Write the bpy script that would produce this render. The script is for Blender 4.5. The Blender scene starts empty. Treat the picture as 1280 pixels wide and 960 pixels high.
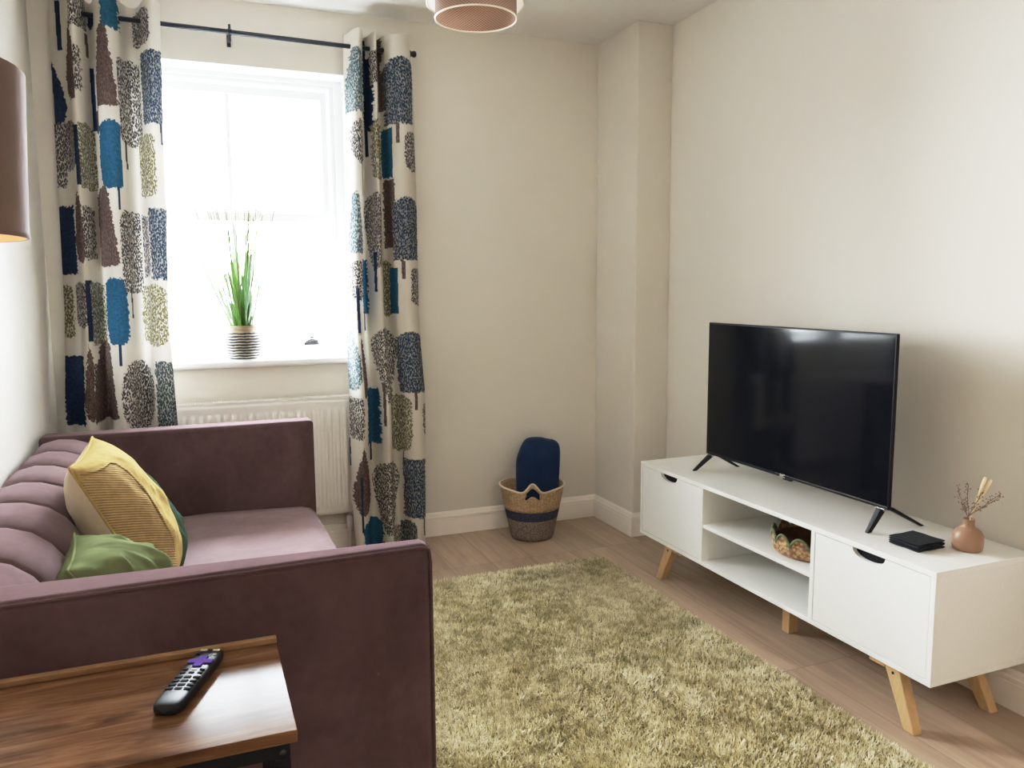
import bpy, bmesh, math, random
import numpy as np
from mathutils import Vector, Matrix, Euler
random.seed(7); rng = np.random.default_rng(11)
PI = math.pi
scn = bpy.context.scene
COL = scn.collection

# ------------------------------------------------------------------ helpers
def s2l(c):
    return tuple(((v/12.92) if v <= 0.04045 else ((v+0.055)/1.055)**2.4) for v in c)
def rgb(r, g, b): return s2l((r/255, g/255, b/255)) + (1.0,)

class Mat:
    """small node-material builder"""
    def __init__(self, name, base=(0.8,0.8,0.8,1), rough=0.6, metal=0.0, spec=0.5, sheen=0.0, coat=0.0):
        self.m = bpy.data.materials.new(name); self.m.use_nodes = True
        self.nt = self.m.node_tree; self.p = self.nt.nodes['Principled BSDF']
        i = self.p.inputs
        i['Base Color'].default_value = base; i['Roughness'].default_value = rough; i['Metallic'].default_value = metal
        i['Specular IOR Level'].default_value = spec
        if sheen:
            i['Sheen Weight'].default_value = sheen; i['Sheen Roughness'].default_value = 0.4
        if coat:
            i['Coat Weight'].default_value = coat; i['Coat Roughness'].default_value = 0.08
    def n(self, t, **kw):
        nd = self.nt.nodes.new(t)
        for k, v in kw.items():
            if k.startswith('i_'):
                key = k[2:].replace('_', ' ')
                nd.inputs[key].default_value = v
            else: setattr(nd, k, v)
        return nd
    def l(self, a, b): self.nt.links.new(a, b)
    def coord(self, scale=(1,1,1), rot=(0,0,0), kind='Object'):
        tc = self.n('ShaderNodeTexCoord'); mp = self.n('ShaderNodeMapping')
        mp.inputs['Scale'].default_value = scale; mp.inputs['Rotation'].default_value = rot
        self.l(tc.outputs[kind], mp.inputs['Vector']); return mp.outputs['Vector']
    def noise(self, vec, scale=5, detail=4, rough=0.55, dist=0.0):
        nz = self.n('ShaderNodeTexNoise'); nz.inputs['Scale'].default_value = scale
        nz.inputs['Detail'].default_value = detail; nz.inputs['Roughness'].default_value = rough; nz.inputs['Distortion'].default_value = dist
        self.l(vec, nz.inputs['Vector']); return nz.outputs['Fac']
    def ramp(self, fac, stops):
        r = self.n('ShaderNodeValToRGB'); el = r.color_ramp.elements
        while len(el) > len(stops): el.remove(el[-1])
        while len(el) < len(stops): el.new(0.5)
        for e, (p, c) in zip(el, stops): e.position = p; e.color = c
        self.l(fac, r.inputs['Fac']); return r.outputs['Color']
    def mix(self, fac, a, b, mode='MIX'):
        mx = self.n('ShaderNodeMix', data_type='RGBA', blend_type=mode)
        for sock, v in ((mx.inputs[0], fac), (mx.inputs[6], a), (mx.inputs[7], b)):
            if isinstance(v, (tuple, list, float, int)): sock.default_value = v
            else: self.l(v, sock)
        return mx.outputs[2]
    def math(self, op, a, b=None):
        nd = self.n('ShaderNodeMath', operation=op)
        for k, v in enumerate((a, b)):
            if v is None: continue
            if isinstance(v, (int, float)): nd.inputs[k].default_value = v
            else: self.l(v, nd.inputs[k])
        return nd.outputs[0]
    def base(self, c): self.l(c, self.p.inputs['Base Color']); return self
    def bump(self, h, strength=0.3, dist=0.01):
        b = self.n('ShaderNodeBump'); b.inputs['Strength'].default_value = strength; b.inputs['Distance'].default_value = dist
        self.l(h, b.inputs['Height']); self.l(b.outputs['Normal'], self.p.inputs['Normal']); return self

def mottled(name, c1, c2, scale=6, rough=0.6, bump=0.0, bscale=None, kind='Object', **kw):
    m = Mat(name, rough=rough, **kw); v = m.coord(kind=kind)
    m.base(m.ramp(m.noise(v, scale), [(0.3, c1), (0.7, c2)]))
    if bump: m.bump(m.noise(v, bscale or scale*10, 3), bump, 0.003)
    return m.m

# mesh makers
def new_bm(): return bmesh.new()
def box(bm, x0, x1, y0, y1, z0, z1, mi=0):
    v = [bm.verts.new(p) for p in ((x0,y0,z0),(x1,y0,z0),(x1,y1,z0),(x0,y1,z0),(x0,y0,z1),(x1,y0,z1),(x1,y1,z1),(x0,y1,z1))]
    for f in ((0,3,2,1),(4,5,6,7),(0,1,5,4),(1,2,6,5),(2,3,7,6),(3,0,4,7)):
        fc = bm.faces.new([v[i] for i in f]); fc.material_index = mi
    return v
def hexa(bm, b, t, mi=0):
    """b, t: four bottom and four top points (counter-clockwise seen from above)"""
    v = [bm.verts.new(p) for p in list(b)+list(t)]
    for f in ((0,3,2,1),(4,5,6,7),(0,1,5,4),(1,2,6,5),(2,3,7,6),(3,0,4,7)):
        fc = bm.faces.new([v[i] for i in f]); fc.material_index = mi
def lathe(bm, prof, seg=32, c=(0,0,0), mi=0, rfun=None, closed_bottom=True, closed_top=False):
    rings = []
    for k, (r, z) in enumerate(prof):
        ring = []
        for i in range(seg):
            a = 2*PI*i/seg; rr = r*(rfun(a, k, z) if rfun else 1)
            ring.append(bm.verts.new((c[0]+rr*math.cos(a), c[1]+rr*math.sin(a), c[2]+z)))
        rings.append(ring)
    for a, b in zip(rings, rings[1:]):
        for i in range(seg):
            f = bm.faces.new((a[i], a[(i+1)%seg], b[(i+1)%seg], b[i])); f.material_index = mi; f.smooth = True
    if closed_bottom: bm.faces.new(rings[0][::-1])
    if closed_top: bm.faces.new(rings[-1])
    return rings
def tube(bm, pts, r, seg=8, mi=0, caps=True, closed=False):
    pts = [Vector(p) for p in pts]; n = len(pts); rings = []
    rs = r if isinstance(r, (list, tuple)) else [r]*n
    up = None
    for k in range(n):
        if closed: t = pts[(k+1)%n]-pts[k-1]
        else: t = pts[min(k+1, n-1)]-pts[max(k-1, 0)]
        t.normalize()
        if up is None:
            up = t.orthogonal().normalized()
        up = (up - t*up.dot(t)).normalized(); w = t.cross(up)
        rings.append([bm.verts.new(pts[k]+(up*math.cos(2*PI*i/seg)+w*math.sin(2*PI*i/seg))*rs[k]) for i in range(seg)])
    pairs = list(zip(rings, rings[1:])) + ([(rings[-1], rings[0])] if closed else [])
    for a, b in pairs:
        for i in range(seg):
            f = bm.faces.new((a[i], a[(i+1)%seg], b[(i+1)%seg], b[i])); f.smooth = True; f.material_index = mi
    if caps and not closed:
        bm.faces.new(rings[0][::-1]).material_index = mi; bm.faces.new(rings[-1]).material_index = mi
def prism(bm, poly, axis, a, b, mi=0):
    """extrude 2-D polygon along axis ('x','y','z') from a to b"""
    def P(u, v, w): return {'x': (w,u,v), 'y': (u,w,v), 'z': (u,v,w)}[axis]
    A = [bm.verts.new(P(u,v,a)) for u,v in poly]; B = [bm.verts.new(P(u,v,b)) for u,v in poly]; n = len(poly)
    for i in range(n):
        bm.faces.new((A[i], A[(i+1)%n], B[(i+1)%n], B[i])).material_index = mi
    bm.faces.new(A[::-1]).material_index = mi; bm.faces.new(B).material_index = mi
def obj(name, bm, mats, parent=None, smooth=False, bevel=0, bseg=2, subsurf=0, loc=None):
    bmesh.ops.recalc_face_normals(bm, faces=bm.faces[:])
    me = bpy.data.meshes.new(name); bm.to_mesh(me); bm.free()
    o = bpy.data.objects.new(name, me); COL.objects.link(o)
    for m in (mats if isinstance(mats, (list, tuple)) else [mats]): me.materials.append(m)
    if smooth: me.polygons.foreach_set('use_smooth', [True]*len(me.polygons))
    if bevel:
        md = o.modifiers.new('bevel', 'BEVEL'); md.width = bevel; md.segments = bseg; md.limit_method = 'ANGLE'; md.angle_limit = math.radians(35)
        md.harden_normals = False
        me.polygons.foreach_set('use_smooth', [True]*len(me.polygons))
        wn = o.modifiers.new('wn', 'WEIGHTED_NORMAL'); wn.keep_sharp = True
    if subsurf:
        md = o.modifiers.new('sub', 'SUBSURF'); md.levels = subsurf; md.render_levels = subsurf
        me.polygons.foreach_set('use_smooth', [True]*len(me.polygons))
    if parent is not None:
        o.parent = parent
        o.matrix_parent_inverse = Matrix.Translation(parent.location).inverted() if parent.rotation_euler[:] == (0,0,0) else parent.matrix_basis.inverted()
    if loc: o.location = loc
    return o
def mesh_np(name, V, F, mats, parent=None, smooth=True, local=False):
    me = bpy.data.meshes.new(name)
    V = np.asarray(V, dtype=np.float32); F = np.asarray(F, dtype=np.int32); k = F.shape[1]
    me.vertices.add(len(V)); me.vertices.foreach_set('co', V.ravel())
    me.loops.add(F.size); me.loops.foreach_set('vertex_index', F.ravel())
    me.polygons.add(len(F)); me.polygons.foreach_set('loop_start', np.arange(0, F.size, k, dtype=np.int32))
    me.polygons.foreach_set('use_smooth', np.full(len(F), smooth))
    me.update(calc_edges=True); me.validate()
    for m in (mats if isinstance(mats, (list, tuple)) else [mats]): me.materials.append(m)
    o = bpy.data.objects.new(name, me); COL.objects.link(o)
    if parent is not None:
        o.parent = parent
        if not local: o.matrix_parent_inverse = parent.matrix_basis.inverted()
    return o
def grid_faces(nu, nv, off=0):
    i = np.arange(nu-1)[:,None]*nv + np.arange(nv-1)[None,:]
    i = i.ravel()+off
    return np.stack([i, i+1, i+nv+1, i+nv], 1)
def tag(o, label, cat, group=None):
    o['label'] = label; o['category'] = cat
    if group: o['group'] = group
    return o
def thing(name, label, cat, loc=(0,0,0), group=None):
    o = bpy.data.objects.new(name, None); COL.objects.link(o); o.location = loc; o.empty_display_size = 0.05
    return tag(o, label, cat, group)
def struct(name, bm, m, **kw):
    o = obj(name, bm, m, **kw); o['kind'] = 'structure'; return o
def copy_thing(src, loc, label, rotz=None):
    r = src.copy(); COL.objects.link(r); r.location = loc; r['label'] = label
    if rotz is not None: r.rotation_euler[2] = rotz
    for ch in list(src.children):
        c = ch.copy(); COL.objects.link(c); c.parent = r
    return r

# ------------------------------------------------------------------ key sizes (metres)
H = 2.4; XL = -2.65; YR = -5.4
CW, CD = 0.185, 0.387
WX0, WX1, WZ0, WZ1 = -2.421, -1.437, 0.872, 2.14      # window opening in the back wall
WT = 0.30
# ------------------------------------------------------------------ materials
def wall_mat(name, c, spots=0.012):
    m = Mat(name, rough=0.75, spec=0.25); v = m.coord(kind='Object')
    a = tuple(x*(1-spots) for x in c[:3])+(1,); b = tuple(min(1, x*(1+spots)) for x in c[:3])+(1,)
    m.base(m.ramp(m.noise(v, 2.2, 3), [(0.3, a), (0.7, b)]))
    m.bump(m.noise(v, 220, 3), 0.08, 0.002); return m.m
M_wall = wall_mat('wall_paint', (0.685,0.645,0.582,1))
M_ceil = wall_mat('ceiling_paint', (0.70,0.68,0.645,1))
M_skirt = Mat('skirting_gloss', (0.88,0.83,0.77,1), rough=0.35).m
M_white = Mat('window_gloss_white', (0.86,0.87,0.88,1), rough=0.3).m
M_sillw = Mat('sill_gloss_white', (0.80,0.80,0.80,1), rough=0.3).m

def floor_mat():
    m = Mat('oak_laminate', rough=0.42, spec=0.4)
    tc = m.n('ShaderNodeTexCoord'); sp = m.n('ShaderNodeSeparateXYZ'); m.l(tc.outputs['Object'], sp.inputs[0])
    cb = m.n('ShaderNodeCombineXYZ'); m.l(sp.outputs['Y'], cb.inputs['X']); m.l(sp.outputs['X'], cb.inputs['Y'])
    br = m.n('ShaderNodeTexBrick'); br.offset = 0.37; br.offset_frequency = 1
    for k, v in (('Scale', 1.0), ('Mortar Size', 0.0012), ('Mortar Smooth', 0.3), ('Bias', 0.0), ('Brick Width', 1.29), ('Row Height', 0.19)):
        br.inputs[k].default_value = v
    br.inputs['Color1'].default_value = (0.0,0,0,1); br.inputs['Color2'].default_value = (1,1,1,1); br.inputs['Mortar'].default_value = (0.5,0.5,0.5,1)
    m.l(cb.outputs[0], br.inputs['Vector'])
    sc = m.n('ShaderNodeVectorMath', operation='MULTIPLY'); sc.inputs[1].default_value = (9.0, 0.9, 1); m.l(tc.outputs['Object'], sc.inputs[0])
    ad = m.n('ShaderNodeVectorMath', operation='ADD'); m.l(sc.outputs[0], ad.inputs[0])
    ml = m.n('ShaderNodeVectorMath', operation='SCALE'); ml.inputs['Scale'].default_value = 13.0; m.l(br.outputs['Color'], ml.inputs[0]); m.l(ml.outputs[0], ad.inputs[1])
    g1 = m.noise(ad.outputs[0], 1.6, 6, 0.6, 1.2); 
    sc2 = m.n('ShaderNodeVectorMath', operation='MULTIPLY'); sc2.inputs[1].default_value = (8, 1, 1); m.l(ad.outputs[0], sc2.inputs[0])
    g2 = m.noise(sc2.outputs[0], 3.0, 5, 0.6)
    c = m.ramp(g1, [(0.28, (0.27,0.185,0.128,1)), (0.5, (0.39,0.285,0.205,1)), (0.72, (0.49,0.37,0.275,1))])
    c = m.mix(0.35, c, m.ramp(g2, [(0.3, (0.26,0.18,0.125,1)), (0.7, (0.49,0.37,0.28,1))]))
    tone = m.ramp(br.outputs['Color'], [(0.0, (0.86,0.86,0.86,1)), (1.0, (1.1,1.1,1.1,1))])
    c = m.mix(1.0, c, tone, 'MULTIPLY')
    c = m.mix(m.math('MULTIPLY', br.outputs['Fac'], 0.6), c, (0.07,0.045,0.03,1))
    m.base(c); m.bump(g2, 0.05, 0.002); return m.m
M_floor = floor_mat()

# ------------------------------------------------------------------ room shell
bm = new_bm(); box(bm, XL-0.3, 0.3, YR-0.3, 0.02, -0.12, 0.0); struct('floor', bm, M_floor)
bm = new_bm(); box(bm, XL-0.3, 0.3, YR-0.3, WT, H, H+0.15); struct('ceiling', bm, M_ceil)
bm = new_bm(); box(bm, 0, 0.3, YR, WT, 0, H); struct('wall_right', bm, M_wall)
bm = new_bm(); box(bm, XL-0.3, XL, YR, WT, 0, H); struct('wall_left', bm, M_wall)
bm = new_bm()
box(bm, XL, WX0, 0, WT, 0, H); box(bm, WX1, 0, 0, WT, 0, H); box(bm, WX0, WX1, 0, WT, 0, WZ0); box(bm, WX0, WX1, 0, WT, WZ1, H)
struct('wall_back', bm, M_wall)
# wall behind the camera
bm = new_bm(); box(bm, XL, 0, YR-0.3, YR, 0, H)
struct('wall_front', bm, M_wall)
bm = new_bm(); box(bm, -CW, 0, -CD, 0, 0, H); struct('column', bm, M_wall, bevel=0.004)
# skirting boards: profile with a groove
SKP = [(0,0),(0.016,0),(0.016,0.078),(0.0135,0.081),(0.0155,0.084),(0.0155,0.093),(0.011,0.098),(0.009,0.108),(0.005,0.115),(0,0.115)]
def skirt(name, p0, p1, nrm, m0=0.0, m1=0.0):
    bm = new_bm(); p0 = Vector(p0); p1 = Vector(p1); nrm = Vector(nrm); d = (p1-p0).normalized()
    A = [bm.verts.new(p0+nrm*u+Vector((0,0,v))+d*(u*m0)) for u,v in SKP]; B = [bm.verts.new(p1+nrm*u+Vector((0,0,v))+d*(u*m1)) for u,v in SKP]; n = len(SKP)
    for i in range(n): bm.faces.new((A[i],A[(i+1)%n],B[(i+1)%n],B[i]))
    bm.faces.new(A); bm.faces.new(B[::-1]); struct(name, bm, M_skirt)
skirt('baseboard_back', (XL,0,0), (-CW,0,0), (0,-1,0), 0, -1)
skirt('baseboard_column_side', (-CW,0,0), (-CW,-CD,0), (-1,0,0), 1, 1)
skirt('baseboard_column_front', (-CW,-CD,0), (0,-CD,0), (0,-1,0), -1, -1)
skirt('baseboard_right', (0,-CD,0), (0,YR,0), (-1,0,0), 1, 0)
skirt('baseboard_left', (XL,0,0), (XL,YR,0), (1,0,0), 0, 0)

# ------------------------------------------------------------------ window: sliding sash
win = bpy.data.objects.new('window_1', None); COL.objects.link(win); win.location = (-1.929, 0.16, WZ0); win['kind'] = 'structure'
def frame_rect(bm, x0, x1, z0, z1, y0, y1, l, r, b, t):
    box(bm, x0, x0+l, y0, y1, z0, z1); box(bm, x1-r, x1, y0, y1, z0, z1)
    box(bm, x0+l, x1-r, y0, y1, z0, z0+b); box(bm, x0+l, x1-r, y0, y1, z1-t, z1)
bm = new_bm()
frame_rect(bm, WX0, WX1, WZ0, WZ1, 0.125, 0.26, 0.036, 0.036, 0.028, 0.020)
frame_rect(bm, WX0+0.036, WX1-0.036, WZ0+0.028, WZ1-0.020, 0.148, 0.26, 0.018, 0.018, 0.004, 0.014)
obj('frame', bm, M_white, win, bevel=0.003)
SX0, SX1 = WX0+0.056, WX1-0.056
def sash(name, z0, z1, y0, y1, b, t):
    bm = new_bm(); frame_rect(bm, SX0, SX1, z0, z1, y0, y1, 0.03, 0.03, b, t)
    xm = (SX0+SX1)/2; box(bm, xm-0.010, xm+0.010, y0+0.006, y1-0.006, z0+b, z1-t)
    return obj(name, bm, M_white, win, bevel=0.004)
sash('lower_sash', WZ0+0.032, 1.548, 0.155, 0.195, 0.052, 0.040)
sash('upper_sash', 1.520, WZ1-0.036, 0.205, 0.245, 0.044, 0.036)
mg = bpy.data.materials.new('window_glass'); mg.use_nodes = True; nt = mg.node_tree; nt.nodes.clear()
o_ = nt.nodes.new('ShaderNodeOutputMaterial'); mx = nt.nodes.new('ShaderNodeMixShader'); tr = nt.nodes.new('ShaderNodeBsdfTransparent'); gl = nt.nodes.new('ShaderNodeBsdfGlossy'); fr = nt.nodes.new('ShaderNodeFresnel')
tr.inputs[0].default_value = (0.96,0.98,0.97,1); gl.inputs['Roughness'].default_value = 0.0; fr.inputs['IOR'].default_value = 1.45
nt.links.new(fr.outputs[0], mx.inputs[0]); nt.links.new(tr.outputs[0], mx.inputs[1]); nt.links.new(gl.outputs[0], mx.inputs[2]); nt.links.new(mx.outputs[0], o_.inputs[0])
for nm, z0, z1, y in (('lower_pane', 0.95, 1.512, 0.175), ('upper_pane', 1.56, 2.07, 0.225)):
    bm = new_bm(); v = [bm.verts.new(p) for p in ((SX0+0.025,y,z0),(SX1-0.025,y,z0),(SX1-0.025,y,z1),(SX0+0.025,y,z1))]; bm.faces.new(v); obj(nm, bm, mg, win)
M_brz = mottled('dark_bronze', (0.03,0.032,0.035,1), (0.06,0.06,0.06,1), 40, 0.35, metal=0.7)
bm = new_bm(); box(bm, -1.640, -1.574, 0.150, 0.155, 0.944, 0.962); tube(bm, [(-1.632,0.152,0.957),(-1.630,0.128,0.966),(-1.607,0.120,0.972),(-1.584,0.128,0.966),(-1.582,0.152,0.957)], 0.006)
box(bm, -1.616,-1.598, 0.130,0.153, 0.962,0.986)
obj('sash_lift', bm, M_brz, win)
# window board with rounded nosing, running past the opening
bm = new_bm(); prism(bm, [(0.125,0.868),(0.125,0.900),(-0.026,0.900),(-0.034,0.897),(-0.038,0.890),(-0.038,0.878),(-0.034,0.871),(-0.026,0.868)], 'x', WX0+0.0005, WX1-0.0005)
# board ears in front of the wall, either side of the opening
for xa, xb in ((WX0-0.05, WX0+0.0004), (WX1-0.0004, WX1+0.05)): prism(bm, [(-0.001,0.868),(-0.001,0.900),(-0.026,0.900),(-0.034,0.897),(-0.038,0.890),(-0.038,0.878),(-0.034,0.871),(-0.026,0.868)], 'x', xa, xb)
struct('trim_1', bm, M_sillw)
# reveal lining (white plaster)
bm = new_bm(); e = 0.002
box(bm, WX0, WX0+e, 0.0, 0.125, 0.90, WZ1); box(bm, WX1-e, WX1, 0.0, 0.125, 0.90, WZ1); box(bm, WX0+e, WX1-e, 0.0, 0.125, WZ1-e, WZ1)
struct('trim_2', bm, M_white)

# ------------------------------------------------------------------ outside
M_rend = mottled('pale_render', (0.62,0.60,0.56,1), (0.72,0.70,0.66,1), 0.8, 0.9)
M_slate = Mat('roof_slates', rough=0.8)
v = M_slate.coord(); bt = M_slate.n('ShaderNodeTexBrick'); bt.inputs['Scale'].default_value = 4.0
bt.inputs['Color1'].default_value = (0.52,0.52,0.54,1); bt.inputs['Color2'].default_value = (0.60,0.60,0.61,1); bt.inputs['Mortar'].default_value = (0.3,0.3,0.32,1); bt.inputs['Mortar Size'].default_value = 0.03
M_slate.l(v, bt.inputs['Vector']); M_slate.base(bt.outputs['Color']); M_slate = M_slate.m
M_brick = Mat('grey_brick', rough=0.9); v = M_brick.coord(rot=(PI/2,0,0)); bt = M_brick.n('ShaderNodeTexBrick'); bt.inputs['Scale'].default_value = 5.0
bt.inputs['Color1'].default_value = (0.085,0.085,0.09,1); bt.inputs['Color2'].default_value = (0.10,0.10,0.105,1); bt.inputs['Mortar'].default_value = (0.16,0.16,0.16,1)
M_brick.l(v, bt.inputs['Vector']); M_brick.base(bt.outputs['Color']); M_brick = M_brick.m
G0 = -2.8   # street level: the room is one floor up
house = thing('house', 'pale house across the street, washed out by daylight behind the glass', 'house', (-3,12,G0))
bm = new_bm(); box(bm, -9, 5, 12, 18, G0, 0.6); obj('wall', bm, M_rend, house)
bm = new_bm(); prism(bm, [(11.7,0.55),(18.3,0.55),(15,1.72)], 'x', -9.2, 5.2); obj('roof', bm, M_slate, house)
bm = new_bm(); tube(bm, [(-9.2,15,1.74),(5.2,15,1.74)], 0.05); obj('ridge_tile', bm, M_slate, house)
bm = new_bm()
prism(bm, [(-0.55,1.4),(0.45,1.4),(0.45,0.2),(-0.55,-0.6),(-0.95,-0.6)], 'y', 11.55, 11.95)
obj('gable_bay', bm, M_brick, house)
bm = new_bm(); box(bm, -30, 30, 0.6, 40, G0-0.2, G0); g_ = struct('ground', bm, mottled('asphalt', (0.30,0.30,0.30,1), (0.36,0.36,0.36,1), 1.0, 0.9))

# ------------------------------------------------------------------ curtain rod
M_rod = Mat('black_navy_metal', (0.018,0.022,0.034,1), rough=0.35, metal=0.3).m
RY, RZ = -0.09, 2.243
rod = thing('curtain_rod', 'thin black curtain pole with small ball finial above the window', 'curtain rod', (-1.9, RY, RZ))
bm = new_bm(); tube(bm, [(-2.468,RY,RZ+0.009),(-1.9,RY,RZ+0.001),(-1.175,RY,RZ-0.009)], 0.0095, 12); obj('pole', bm, M_rod, rod)
for sx, xe, ze in ((-1, -2.468, RZ+0.009), (1, -1.175, RZ-0.009)):
    bm = new_bm(); pr = [(0.0095,0),(0.014,0.002),(0.014,0.010),(0.010,0.013),(0.013,0.018),(0.0145,0.025),(0.012,0.032),(0.006,0.035)]
    lathe(bm, pr, 16, closed_top=True)
    bmesh.ops.rotate(bm, verts=bm.verts, matrix=Matrix.Rotation(sx*PI/2, 3, 'Y')); bmesh.ops.translate(bm, verts=bm.verts, vec=(xe, RY, ze))
    obj('finial', bm, M_rod, rod)
for xb in (-1.921, -2.46):
    bm = new_bm(); zb = RZ+0.001
    box(bm, xb-0.008, xb+0.008, -0.005, 0.0, zb-0.035, zb+0.035); box(bm, xb-0.005, xb+0.005, RY+0.008, -0.005, zb-0.02, zb-0.010)
    tube(bm, [(xb-0.008,RY,zb),(xb+0.008,RY,zb)], 0.0125, 12); box(bm, xb-0.005, xb+0.005, RY-0.004, RY+0.010, zb-0.036, zb-0.008); box(bm, xb-0.005, xb+0.005, RY-0.004, RY+0.004, zb+0.008, zb+0.030)
    obj('bracket', bm, M_rod, rod)

# ------------------------------------------------------------------ curtains
TREES_L=[('rect', 'N', -2.5517, -2.533, 2.1263, 2.3095),
('drop', 'N', -2.6165, -2.5309, 1.8449, 2.0809, -2.5766, -2.5037),
('col', 'P', -2.6004, -2.5464, 1.6029, 1.8519, -2.595, -2.5191),
('col', 'P', -2.5607, -2.5007, 1.6653, 1.8548),
('rect', 'N', -2.5924, -2.5293, 1.2668, 1.5343),
('col', 'O', -2.6026, -2.5556, 1.0169, 1.2265, -2.5943, -2.5333),
('col', 'P', -2.5484, -2.4953, 1.0564, 1.2356, -2.5456, -2.4981),
('rect', 'N', -2.6007, -2.5221, 0.6738, 0.9461),
('drop', 'Br', -2.5245, -2.4729, 1.9214, 2.2111, -2.5781, -2.4865),
('col', 'G', -2.4993, -2.4638, 1.9558, 2.122, -2.4857, -2.4446),
('col', 'G', -2.5067, -2.4416, 2.189, 2.3294, -2.4959, -2.4444),
('rect', 'Br', -2.4516, -2.4434, 2.104, 2.1928),
('rect', 'N', -2.4429, -2.4155, 2.2207, 2.2678),
('rect', 'N', -2.5035, -2.4815, 1.6063, 1.8306),
('col', 'O', -2.4981, -2.4399, 1.5919, 1.8443, -2.4871, -2.4399),
('drop', 'Br', -2.5287, -2.4843, 1.3074, 1.6003, -2.6188, -2.4899),
('col', 'G', -2.5112, -2.4581, 1.32, 1.5306, -2.4917, -2.4581),
('rect', 'N', -2.4994, -2.4768, 1.0047, 1.2449),
('col', 'O', -2.4974, -2.4407, 0.9849, 1.2355, -2.4833, -2.4378),
('drop', 'Br', -2.5224, -2.474, 0.6955, 0.9981, -2.6588, -2.4826),
('col', 'G', -2.5024, -2.4566, 0.6843, 0.9205, -2.4881, -2.4566),
('rect', 'B', -2.3852, -2.3266, 2.1962, 2.309),
('cone', 'Br', -2.4302, -2.3409, 1.9062, 2.2091, -2.4219, -2.3324),
('rect', 'Br', -2.4312, -2.4173, 1.8165, 1.9042),
('rect', 'N', -2.4449, -2.4283, 1.8304, 2.0706),
('col', 'B', -2.4229, -2.3295, 1.5956, 1.8568, -2.4647, -2.3438),
('rect', 'N', -2.3652, -2.3566, 1.5156, 1.6028),
('cone', 'Br', -2.4759, -2.3683, 1.2984, 1.6129, -2.4479, -2.3683),
('col', 'B', -2.44, -2.3535, 0.9858, 1.2543),
('rect', 'N', -2.3956, -2.384, 0.9075, 0.9884),
('cone', 'Br', -2.4966, -2.4046, 0.6924, 1.003),
('col', 'G', -2.3484, -2.2569, 1.7718, 2.1077, -2.3427, -2.2656),
('rect', 'G2', -2.332, -2.3262, 1.6813, 1.7894),
('col', 'P', -2.2837, -2.2179, 2.1536, 2.2982),
('col', 'G', -2.3658, -2.2844, 1.1903, 1.517, -2.3658, -2.2962),
('rect', 'G2', -2.3429, -2.3385, 1.0907, 1.2127),
('col', 'P', -2.315, -2.2653, 1.2542, 1.5085, -2.2917, -2.2564),
('oval', 'G', -2.3906, -2.275, 0.641, 0.9211),
('rect', 'ND', -2.2602, -2.1816, 1.8511, 2.1307),
('rect', 'N', -2.2003, -2.193, 1.7723, 1.8534),
('col', 'O', -2.2913, -2.2213, 1.5721, 1.8188, -2.2855, -2.1948),
('rect', 'ND', -2.2621, -2.1908, 1.2445, 1.5262),
('col', 'O', -2.3074, -2.2091, 0.978, 1.2284),
('rect', 'NO', -2.2685, -2.1926, 0.6504, 0.9171)]
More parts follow.
